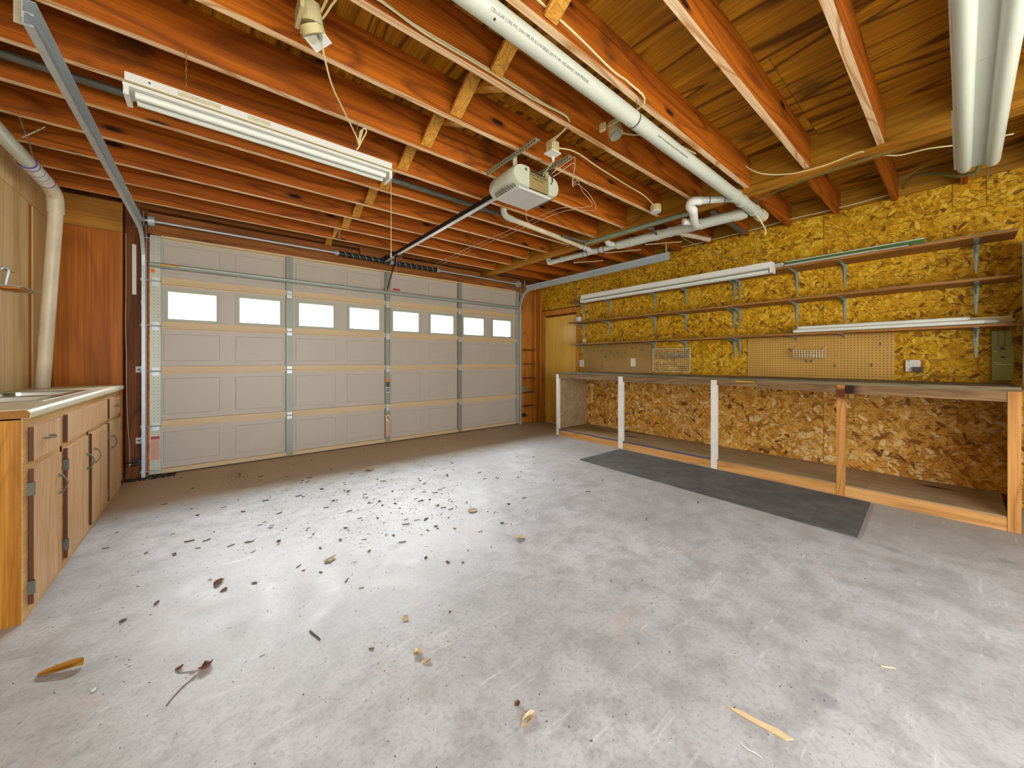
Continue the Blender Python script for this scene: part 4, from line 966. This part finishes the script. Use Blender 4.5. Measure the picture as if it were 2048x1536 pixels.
# main drain
mp = thing('main_drain_pipe', 'thick white plastic drain pipe with black print crossing under joists', 'pipe', (2.3, 1.21, 2.50))
pa_ = Vector((-1.1, 1.21, 2.605)); pb_ = Vector((4.06, 1.21, 2.540)); dd = (pb_ - pa_).normalized()
def on(x): return pa_ + dd * ((x - pa_.x) / dd.x)
MB().cyl(on(-1.1), on(1.895), 0.0445, 26).build('pipe_length', 'pvc', mp, True)
MB().cyl(on(1.9), on(4.0), 0.0442, 26).build('pipe_length', 'pvc', mp, True)
MB().ring(on(1.897), dd, 0.0445, 0.001, 26, 0.012).build('hanger_wire', 'iron', mp)
MB().tube([on(1.897) + Vector((0, -0.02, 0.045)), (1.86, 1.17, 2.65), (1.80, 1.165, 2.655)], 0.002, 5, 2).build('hanger_wire', 'iron', mp)
for x, w_ in ((3.40, 0.05), (3.55, 0.03), (3.84, 0.03)): collar(MB(), on(x), dd, 0.0445, w_).build('coupling', 'pvc', mp, True)
MB().cyl(on(3.98), on(4.06), 0.052, 24).build('end_cap', 'pvc_old', mp, True)
nrm = Vector((0, -1.21, -(2.59 - 1.165))).normalized()
ang = math.radians(14); nn = (nrm * math.cos(ang) + Vector((0, nrm.z, -nrm.y)) * math.sin(ang)).normalized()
n2_ = (nrm * math.cos(ang) - Vector((0, nrm.z, -nrm.y)) * math.sin(ang)).normalized()
if n2_.y < nn.y: nn = n2_
upv = nn.cross(Vector((1, 0, 0))); 
if upv.z < 0: upv = -upv
# reads along +X seen from below: x axis must run so that x cross up = outward normal
xd = dd if dd.cross(upv).dot(nn) > 0 else -dd
def ptext(s_, x, size): 
    text('lettering', s_, 'ink', mp, on(x) + nn * 0.0447 - upv * size * 0.35, xd, upv, size, 'LEFT', 0.86)
ptext('CELLULAR CORE PVC-DWV PIPE IPS SCH-40 SERIES (ASTM F-891-1002-BAH/02 ) NON PRESSURE', 0.85, 0.0165)
ptext('3 IN PVC-1120 SCH-40 SERIES CELLULAR CORE PVC-DWV PIPE ASTM F-891', 2.10, 0.0135)
MB().cyl(on(0.875) + n2_*0.044 , on(0.882) + n2_*0.0452, 0.005, 8).build('dirt_spot', 'dirt', mp)

bp = thing('branch_drain_pipe', 'white branch drain pipe running beneath ledger toward garage door', 'pipe', (3.79, 2.5, 2.47))
qa = Vector((3.79, 1.26, 2.525)); qb = Vector((3.79, 3.80, 2.592)); qd = (qb - qa).normalized()
def bn(y): return qa + qd * ((y - qa.y) / qd.y)
MB().cyl(bn(1.26), bn(2.62), 0.050, 22).build('pipe_length', 'pvc', bp, True)
MB().cyl(bn(2.60), bn(3.74), 0.034, 18).build('pipe_length', 'pvc', bp, True)
for y, r_, w_ in ((1.32, 0.050, 0.07), (1.66, 0.050, 0.015), (1.98, 0.050, 0.02), (2.12, 0.050, 0.05), (2.45, 0.050, 0.02), (2.60, 0.044, 0.07), (2.86, 0.034, 0.05), (2.98, 0.034, 0.03), (3.12, 0.034, 0.05), (3.55, 0.034, 0.02)):
    collar(MB(), bn(y), qd, r_, w_, 0.005).build('coupling', 'pvc', bp, True)
for y in (2.83, 2.90, 3.09, 3.15): MB().ring(bn(y), qd, 0.0395, 0.0008, 18, 0.005).build('primer_band', 'purple', bp, True)
MB().tube([bn(3.72), bn(3.79), bn(3.80) + Vector((0, 0.01, 0.03)), bn(3.80) + Vector((0, 0.012, 0.12))], 0.036, 16, 4).build('elbow', 'pvc', bp, True)
MB().tube([(3.79, 2.66, 2.57), (3.75, 2.70, 2.585), (3.70, 2.72, 2.60), (3.70, 2.72, 2.70)], 0.033, 14, 4).build('branch_tee', 'pvc', bp, True)

tp = thing('trap_pipe', 'white branch with elbow beside the main drain pipe', 'pipe', (3.5, 1.4, 2.46))
MB().cyl((3.47, 1.20, 2.555), (3.27, 1.47, 2.56), 0.032, 16).build('pipe_length', 'pvc', tp, True)
MB().tube([(3.30, 1.44, 2.56), (3.25, 1.50, 2.56), (3.28, 1.53, 2.535), (3.33, 1.52, 2.50)], 0.037, 16, 4).build('elbow', 'white', tp, True)
MB().tube([(3.32, 1.52, 2.51), (3.42, 1.56, 2.47), (3.58, 1.62, 2.46), (3.72, 1.66, 2.50)], 0.034, 16, 4).build('trap_bend', 'white', tp, True)
for c, d_ in (((3.40, 1.295, 2.557), (-0.2, 0.27, 0)), ((3.33, 1.39, 2.558), (-0.2, 0.27, 0))): MB().ring(c, d_, 0.0325, 0.001, 16, 0.008).build('primer_band', 'purple', tp, True)
MB().cyl((3.42, 1.66, 2.47), (3.50, 1.60, 2.47), 0.030, 14).build('cleanout', 'white', tp, True)

sp_ = thing('small_drain_pipe', 'narrow cream drain pipe with elbow running past the opener rail', 'pipe', (2.9, 2.93, 2.55))
MB().cyl((2.33, 2.885, 2.60), (3.56, 3.0, 2.59), 0.026, 16).build('pipe_length', 'pvc_old', sp_, True)
MB().tube([(2.20, 2.83, 2.66), (2.21, 2.84, 2.625), (2.26, 2.865, 2.602), (2.36, 2.888, 2.60)], 0.031, 14, 4).build('elbow', 'pvc', sp_, True)
MB().cyl((3.54, 3.0, 2.59), (3.76, 3.03, 2.588), 0.031, 16).build('coupling', 'white', sp_, True)
for x in (3.56, 3.64, 3.74): MB().ring((x, 3.0 + (x-3.54)*0.14, 2.59), (1, 0.12, 0), 0.0315, 0.001, 16, 0.006).build('primer_band', 'purple', sp_, True)
MB().cyl((2.19, 2.83, 2.655), (2.17, 2.82, 2.68), 0.02, 12).build('brass_valve', 'brass', sp_, True)

tag(MB().cyl((-1.14, 3.03, 2.70), (2.32, 3.06, 2.70), 0.022, 16).build('iron_pipe', 'iron', smooth=True), 'dark grey iron pipe inside joist bay behind the shop light', 'pipe')
gp = thing('steel_conduit', 'grey green steel pipe under joists beside the white branch pipe', 'pipe', (3.5, 2.2, 2.56))
MB().cyl((3.47, 2.86, 2.578), (3.53, 1.60, 2.578), 0.024, 14).build('pipe_length', 'greenmetal', gp, True)
MB().cyl((3.47, 2.84, 2.578), (3.1, 2.9, 2.60), 0.012, 10).build('narrow_pipe', 'iron', gp, True)
MB().cyl((3.52, 2.05, 2.555), (3.52, 2.07, 2.555), 0.027, 12).cyl((3.53, 2.06, 2.58), (3.80, 2.12, 2.53), 0.012, 10).build('pipe_clamp', 'iron', gp, True)
tag(MB().cyl((3.84, 2.0, 2.565), (4.55, 1.90, 2.60), 0.026, 14).build('pipe_stub', 'pvc_old', smooth=True), 'tan pipe stub running from branch pipe toward strand board wall', 'pipe', 'pipe stubs near wall')
tag(MB().cyl((3.72, 1.52, 2.59), (4.62, 1.55, 2.60), 0.022, 14).build('pipe_stub', 'iron', smooth=True), 'dark pipe stub behind the trap pipe toward the wall', 'pipe', 'pipe stubs near wall')

# ================================================================== ELECTRICAL
oc = thing('ceiling_outlet', 'square white outlet on a round box under joist, cord plugged in', 'outlet', (0.345, 1.80, 2.58))
MB().cyl((0.33, 1.79, 2.62), (0.345, 1.80, 2.592), 0.05, 20).build('round_box', 'beige', oc, True)
MB().cyl((0.33, 1.78, 2.62), (0.32, 1.76, 2.69), 0.048, 14, 0.04).box(0.275, 0.29, 1.70, 1.83, 2.61, 2.68).build('box_body', 'beige', oc)
c_ = Vector((0.352, 1.797, 2.587)); nz_ = Vector((-0.05, -0.35, -0.93)).normalized(); ux = Vector((0.82, 0.5, -0.2)); ux = (ux - nz_*ux.dot(nz_)).normalized(); vy = nz_.cross(ux)
def plate(m, c, su, sv, th): return m.beam(c - nz_*th/2, c + nz_*th/2, su, sv, up=vy)
plate(MB(), c_, 0.088, 0.088, 0.005).build('plate', 'white', oc)
m = MB(); 
for s_ in (-1, 1):
    m.cyl(c_ + vy*0.020*s_ + nz_*0.0025, c_ + vy*0.020*s_ + nz_*0.005, 0.014, 14)
m.build('socket', 'label_grey', oc)
MB().cyl(c_ + nz_*0.005 + vy*0.020, c_ + nz_*0.035 + vy*0.024 , 0.010, 10, 0.006).build('plug', 'galv_dull', oc, True)
rb = thing('round_junction_box', 'cream round junction box under joist beside the main drain pipe', 'junction box', (1.94, 1.38, 2.58))
MB().cyl((1.955, 1.39, 2.655), (1.96, 1.375, 2.585), 0.044, 20).build('body', 'beige', rb, True)
MB().cyl((1.96, 1.375, 2.585), (1.9615, 1.371, 2.577), 0.042, 20).build('cover_plate', 'galv_dull', rb, True)
MB().box(1.89, 1.905, 1.41, 1.45, 2.61, 2.655).build('ear', 'cream', rb)
r2 = thing('round_junction_box', 'cream round junction box hung at the ledger above branch pipe', 'junction box', (3.27, 1.85, 2.56))
MB().cyl((3.27, 1.85, 2.645), (3.27, 1.85, 2.59), 0.05, 20).build('body', 'beige', r2, True)
MB().cyl((3.27, 1.85, 2.59), (3.27, 1.85, 2.582), 0.048, 20).build('cover_plate', 'white', r2, True)
oo = thing('opener_outlet', 'cream box with white outlet plate above the opener, plug attached', 'outlet', (1.80, 1.80, 2.58))
MB().box(1.765, 1.835, 1.745, 1.80, 2.585, 2.66).build('box_body', 'beige', oo)
MB().box(1.755, 1.845, 1.735, 1.81, 2.578, 2.585).build('plate', 'white', oo)
MB().cyl((1.83, 1.80, 2.578), (1.835, 1.80, 2.55), 0.012, 10, 0.008).build('plug', 'white', oo, True)
MB().tube([(1.835, 1.80, 2.555), (1.845, 1.85, 2.54), (1.87, 1.93, 2.53), (1.885, 1.95, 2.525)], 0.004, 6, 4).build('cord', 'cream', oo, True)

def cable(pts, r, mat, label, name='cable', cat='cable', grp=None):
    return tag(MB().tube(pts, r, 6, 5).build(name, mat, smooth=True), label, cat, grp)
y9 = jy[9]; y8 = jy[8]
# cable stapled along the joist face in front of the main pipe
cable([(x, y9 - 0.006, z) for x, z in ((-0.3, 2.70), (0.3, 2.715), (0.7, 2.70), (1.0, 2.705), (1.15, 2.70), (1.35, 2.69), (1.6, 2.665), (1.75, 2.672), (1.90, 2.63))] + [(1.915, 1.40, 2.63)], 0.0055, 'cream', 'cream cable stapled along joist ending at the round junction box')
cable([(1.96, 1.37, 2.60), (2.1, 1.34, 2.62), (2.3, 1.28, 2.66), (2.7, 1.22, 2.66)], 0.005, 'cream', 'cream cable from round junction box passing behind main drain pipe')
cable([(x, y8 - 0.006 + 0.0, z) for x, z in ((-0.9, 2.70), (-0.2, 2.715), (0.2, 2.70), (0.26, 2.66))] + [(0.30, 1.75, 2.66)], 0.0055, 'cream', 'cream cable along joist into the ceiling outlet')
cable([(0.36, 1.75, 2.67)] + [(x, y8 - 0.006, z) for x, z in ((0.42, 2.68), (0.7, 2.67), (1.0, 2.675), (1.5, 2.672), (1.72, 2.665))] + [(1.77, 1.74, 2.64)], 0.005, 'cream', 'upper cream cable running from ceiling outlet to opener outlet')
cable([(0.37, 1.76, 2.655)] + [(x, y8 - 0.010, z) for x, z in ((0.45, 2.665), (0.75, 2.655), (1.05, 2.66), (1.4, 2.655), (1.72, 2.66))] + [(1.765, 1.745, 2.65)], 0.0045, 'cream', 'lower cream cable beside it running to opener outlet')
cable([(1.84, 1.78, 2.64), (2.0, y8 + 0.19, 2.655), (2.3, 1.77, 2.652), (2.7, 1.80, 2.655), (3.0, 1.82, 2.66), (3.24, 1.85, 2.64)], 0.005, 'cream', 'cream cable from opener outlet across to the ledger junction box')
cable([(1.93, 1.955, 2.53), (2.0, 1.93, 2.60), (2.04, 1.83, 2.645), (2.06, 1.80, 2.66), (2.12, 1.86, 2.62), (2.2, 1.95, 2.57), (2.26, 2.0, 2.59), (2.32, 2.0, 2.645), (2.5, 2.1, 2.648), (2.7, 2.15, 2.60), (2.70, 2.3, 2.62), (2.6, 2.5, 2.645), (2.6, 3.2, 2.645), (2.6, 4.2, 2.645), (2.6, 5.1, 2.62)], 0.0025, 'pinkwire', 'thin pale bell wire looping from opener to the door header', 'bell_wire', 'wire')
cable([(1.94, 1.955, 2.52), (2.02, 1.92, 2.58), (2.07, 1.82, 2.63), (2.14, 1.88, 2.60), (2.24, 1.98, 2.565), (2.34, 2.02, 2.63), (2.6, 2.1, 2.645), (2.76, 2.16, 2.57), (2.75, 2.35, 2.63), (2.67, 2.55, 2.642), (2.67, 3.2, 2.642), (2.67, 4.2, 2.642), (2.67, 5.1, 2.615)], 0.0025, 'pinkwire', 'second thin pale bell wire running beside the first', 'bell_wire', 'wire')
cable([(1.90, 2.14, 2.385), (1.895, 2.15, 2.34), (1.90, 2.16, 2.30), (1.94, 2.18, 2.27), (1.99, 2.19, 2.25)], 0.0012, 'pinkwire', 'short fine wire dangling beneath the opener', 'antenna_wire', 'wire')
tag(MB().tube([(1.88, 1.945, 2.53), (1.90, 1.93, 2.56), (1.95, 1.93, 2.55), (1.97, 1.94, 2.50)], 0.004, 6, 4).build('black_cord', 'black', smooth=True), 'short black cord curling over the back of opener', 'cord')
# cables on the beam
cable([(3.45, 1.18, 2.83), (3.47, 1.10, 2.74), (3.50, 1.0, 2.68), (3.535, 0.85, 2.64), (3.54, 0.66, 2.625), (3.54, 0.48, 2.64), (3.56, 0.43, 2.63), (3.7, 0.30, 2.60), (3.75, 0.15, 2.60), (3.85, 0.0, 2.60), (3.95, -0.2, 2.61)], 0.005, 'cream', 'white cable sagging along the ledger from the corner of joists')
cable([(3.80, 1.30, 2.575), (3.72, 1.05, 2.60), (3.62, 0.70, 2.60), (3.60, 0.40, 2.60), (3.68, 0.15, 2.625), (3.75, -0.06, 2.64)], 0.007, 'olivecable', 'olive cable running below the ledger strip to wrap light')
cable([(4.90, 2.4, 2.70), (4.90, 1.6, 2.70), (4.90, 1.2, 2.715), (4.90, 0.8, 2.71), (4.90, 0.42, 2.72)], 0.006, 'cream', 'cream cable along the top edge of strand board wall')
cable([(3.86, 1.27, 2.57), (3.88, 1.20, 2.50), (3.95, 1.18, 2.44), (4.05, 1.18, 2.40), (4.06, 1.19, 2.36)], 0.007, 'cream', 'stiff white cable hanging below the capped drain pipe')
cable([(4.45, 0.35, 2.68), (4.40, 0.20, 2.72), (4.2, 0.05, 2.72), (4.1, -0.15, 2.70)], 0.004, 'olivecable', 'thin olive wire arching in the bright bay near wall')
for k, (x, y, z, L_) in enumerate(((4.2, 3.7, 2.64, 0.35), (4.15, 3.1, 2.64, 0.4), (4.25, 2.55, 2.64, 0.35))):
    tag(MB().beam((x, y, z), (x + 0.25, y - L_, z), 0.03, 0.008, up=(0, 0, 1)).build('wood_lath', 'splinter'), ['thin pale lath tucked under joists nearest the garage door', 'thin pale lath tucked under joists, middle one', 'thin pale lath tucked under joists nearest the strip light'][k], 'lath', 'laths tucked under the joists')

# ================================================================== FLOOR DEBRIS
def leafmesh(r, curl, seed, name, elong=1.6):
    q = random.Random(seed); n = 9; vs = [(0, 0, r*0.22)]
    for ring_, k in ((0.55, 0.5), (1.0, 1.0)):
        for i in range(n):
            a = 2*math.pi*i/n; rr_ = r*ring_*q.uniform(0.7, 1.2)
            vs.append((elong*rr_*math.cos(a), rr_*math.sin(a), max(0.0004, r*curl*ring_*ring_*q.uniform(0.1, 1.0))))
    f = [(0, 1+i, 1+(i+1) % n) for i in range(n)] + [(1+i, 1+n+i, 1+n+(i+1) % n, 1+(i+1) % n) for i in range(n)]
    m_ = len(vs); vs += [(v_[0], v_[1], max(0.0, v_[2] - 0.0008)) for v_ in vs]
    f += [tuple(m_ + i for i in reversed(q_)) for q_ in f]
    me = bpy.data.meshes.new(name); me.from_pydata(vs, [], f); return me
def stickmesh(L_, r, seed, name):
    q = random.Random(seed)
    m = MB().tube([(-L_/2, 0, r), (-L_/5, q.uniform(-1, 1)*L_*0.08, r), (L_/5, q.uniform(-1, 1)*L_*0.08, r), (L_/2, 0, r)], r, 5, 2)
    me = bpy.data.meshes.new(name); me.from_pydata([tuple(v_) for v_ in m.v], [], m.f); return me
def put(name, me, mat, x, y, rot, label, cat, group=None, z=0.0008):
    if not me.materials: me.materials.append(M[mat])
    o = bpy.data.objects.new(name, me); C.objects.link(o); o.location = (x, y, z); o.rotation_euler = (0, 0, rot)
    return tag(o, label, cat, group)
# singled-out pieces
n_ = 13; vs = []; fs = []
for i in range(n_):          # long leaf curled up along both sides
    u = i / (n_ - 1); x = -0.062 + 0.124 * u; hw = 0.021 * math.sin(math.pi * min(0.97, 0.06 + 0.9 * u)) ** 0.6 * (1 + 0.12 * math.sin(9 * u))
    zc = 0.002 + 0.016 * max(0, u - 0.25) * (1.2 - u)
    for y_, z_ in ((-hw, 0.013), (-hw * 0.55, 0.004), (0, 0.0), (hw * 0.55, 0.005), (hw, 0.018)): vs.append((x, y_, zc + z_ * (0.35 + u * 0.9)))
for i in range(n_ - 1):
    for k in range(4): fs.append((i*5+k, i*5+k+1, (i+1)*5+k+1, (i+1)*5+k))
m_ = len(vs); vs += [(a, b__, c - 0.001) for a, b__, c in vs]; fs += [tuple(m_ + q for q in reversed(f_)) for f_ in fs]
me = bpy.data.meshes.new('yellow_leaf'); me.from_pydata(vs, [], fs)
put('leaf', me, 'leaf_yellow', -0.445, 2.14, -0.28, 'curled golden yellow leaf on the floor at lower left', 'leaf')
put('leaf', leafmesh(0.020, 1.0, 3, 'l1', 1.2), 'leaf_red', -0.02, 1.82, 0.4, 'crumpled brown leaf with long stem left of centre foreground', 'leaf')
put('stem', stickmesh(0.075, 0.0012, 4, 's1'), 'twig', -0.07, 1.835, -0.5, 'thin leaf stem beside the crumpled brown leaf', 'stem')
put('leaf', leafmesh(0.010, 0.8, 5, 'l2'), 'leaf_red', -0.10, 1.875, 0.6, 'small curled brown leaf left of the crumpled leaf', 'leaf')
put('twig', stickmesh(0.12, 0.0016, 6, 's2'), 'twig', -0.085, 1.745, 0.9, 'long thin twig with forked tip at lower left', 'twig')
put('pebble', leafmesh(0.009, 1.0, 7, 'l3', 1.1), 'white', -0.327, 1.94, 0.2, 'small white chip right of the yellow leaf', 'chip')
put('leaf', leafmesh(0.018, 0.9, 8, 'l4', 1.3), 'leaf_pale', 0.633, 1.372, 0.3, 'pale folded leaf at centre foreground', 'leaf')
put('leaf', leafmesh(0.012, 0.7, 9, 'l5'), 'leaf_pale', 0.64, 1.312, -0.4, 'smaller pale leaf just below the folded leaf', 'leaf')
put('leaf', leafmesh(0.016, 0.7, 10, 'l6', 1.3), 'leaf_pale', 0.672, 1.59, 0.9, 'grey white crumpled leaf above the folded leaf', 'leaf')
put('twig', stickmesh(0.085, 0.003, 11, 's3'), 'twig', 0.335, 1.735, -1.3, 'broken twig standing out in centre left foreground', 'twig')
put('leaf', leafmesh(0.030, 0.8, 12, 'l7', 1.35), 'leaf_pale', 1.563, 1.84, 0.2, 'large ribbed pale leaf right of floor centre', 'leaf')
put('leaf', leafmesh(0.030, 0.5, 13, 'l8', 1.5), 'leaf_pale', 1.563, 2.40, -0.3, 'flat pale leaf among bark bits at floor centre', 'leaf')
put('leaf', leafmesh(0.016, 0.9, 14, 'l9', 2.2), 'leaf_pale', 0.792, 0.893, 0.1, 'torn pale leaf at bottom centre of floor', 'leaf')
put('leaf', leafmesh(0.010, 0.9, 15, 'l10', 1.2), 'leaf_red', 0.80, 0.955, 0.1, 'small dark red curled leaf above the torn pale leaf', 'leaf')
spm = MB().prism([(-0.088, 0.004), (-0.05, 0.016), (0.0, 0.010), (0.05, 0.013), (0.088, 0.002), (0.07, -0.014), (0.0, -0.009), (-0.06, -0.004)], 'Z', 0, 0.003)
me = bpy.data.meshes.new('splinter'); me.from_pydata(spm.v, [], spm.f)
put('wood_splinter', me, 'splinter', 1.36, 0.415, -1.33, 'long pale wood splinter lying at lower right', 'splinter')
put('wood_splinter', stickmesh(0.045, 0.003, 17, 's5'), 'splinter', 1.985, 0.18, -1.0, 'short pale wood splinter far right of the long one', 'splinter')
put('white_curl', stickmesh(0.055, 0.002, 18, 's6'), 'white', 1.245, 0.40, -1.5, 'thin white curl of paint left of the long splinter', 'curl')
put('leaf', leafmesh(0.035, 0.7, 19, 'l11', 1.5), 'leaf_pale', 1.302, 4.005, -0.3, 'pale brown leaf lying in shade near garage door', 'leaf')
put('leaf', leafmesh(0.022, 0.9, 20, 'l12', 1.4), 'leaf_red', 0.02, 2.46, 0.7, 'folded dark leaf on floor before the cabinet doors', 'leaf')
put('leaf', leafmesh(0.022, 0.8, 21, 'l13', 1.5), 'leaf_pale', 0.53, 2.34, 0.3, 'twisted pale leaf left of floor centre', 'leaf')
# counted fragments
prot = [leafmesh(0.011, 0.7, 100 + k, 'frag%d' % k, 1.9) for k in range(5)]
for k, m_ in enumerate(prot): m_.materials.append(M[('leaf', 'leaf_red', 'leaf', 'twig', 'leaf_pale')[k]])
bark = [stickmesh(0.045, 0.0032, 200 + k, 'bark%d' % k) for k in range(4)]
for m_ in bark: m_.materials.append(M['twig'])
rd = random.Random(11)
def scatter():
    while True:
        c = rd.random()
        if c < 0.62: x, y = rd.gauss(1.15, 0.55), rd.gauss(2.95, 0.5)
        elif c < 0.82: x, y = rd.gauss(0.3, 0.5), rd.gauss(3.5, 0.7)
        else: x, y = rd.uniform(-0.5, 3.1), rd.uniform(0.8, 5.0)
        if -0.55 < x < 3.2 and 0.6 < y < 5.05: return x, y
def zone(x, y):
    if y > 3.65: return ('in shade near the left door half', 'in shade near the right door half')[x > 1.9]
    if x < 0.5: return ('beside the near cabinet end', 'before the cabinet doors')[y > 2.4]
    if x > 2.2: return 'left of the rubber mat'
    return ('in the near foreground', 'at the sunlit centre')[y > 2.2]
for k in range(150):
    x, y = scatter(); s_ = rd.uniform(0.3, 1.0)
    me = rd.choice(prot)
    o = put('leaf_fragment', me, 'leaf', x, y, rd.uniform(0, 6.28), 'small dry brown leaf fragment on the concrete ' + zone(x, y), 'leaf fragment', 'dry leaf fragments ' + zone(x, y))
    o.scale = (s_, s_, s_)
for k in range(110):
    x, y = scatter(); s_ = rd.uniform(0.3, 1.15)
    o = put('bark_sliver', rd.choice(bark), 'twig', x, y, rd.uniform(-0.6, 0.9), 'thin grey bark sliver on the concrete ' + zone(x, y), 'bark sliver', 'bark slivers ' + zone(x, y))
    o.scale = (s_, s_, s_)
m = MB()
for k in range(2600):
    if rd.random() < 0.6: x, y = scatter()
    else: x, y = rd.uniform(-0.6, 3.2), rd.uniform(0.3, 5.15)
    L_ = rd.uniform(0.0015, 0.006); a = rd.uniform(0, 3.14); w_ = L_*rd.uniform(0.3, 0.6); b0 = len(m.v)
    ca, sa = math.cos(a), math.sin(a)
    for u, v_ in ((-L_, 0), (0, -w_), (L_, 0), (0, w_)): m.v.append((x + u*ca - v_*sa, y + u*sa + v_*ca, 0.0005))
    m.v.append((x, y, 0.0012 + w_*0.6)); m.f += [(b0, b0+1, b0+4), (b0+1, b0+2, b0+4), (b0+2, b0+3, b0+4), (b0+3, b0, b0+4), (b0+3, b0+2, b0+1, b0)]
tag(m.build('leaf_crumbs', 'twig', loc=(0, 0, 0), kind='stuff'), 'fine brown crumbs of leaf and bark across the concrete floor', 'crumbs')
# dirt heaped under the door corner
m = MB()
for k in range(260):
    x, y = rd.uniform(-0.69, -0.3), 5.14 + rd.uniform(-0.09, 0.05); r_ = rd.uniform(0.003, 0.011)
    m.cyl((x, y, 0), (x, y, r_), r_, 5, r_*0.4)
tag(m.build('dirt_pile', 'dirt', loc=(0, 0, 0), kind='stuff'), 'dark dirt gathered at the foot of left track', 'dirt')
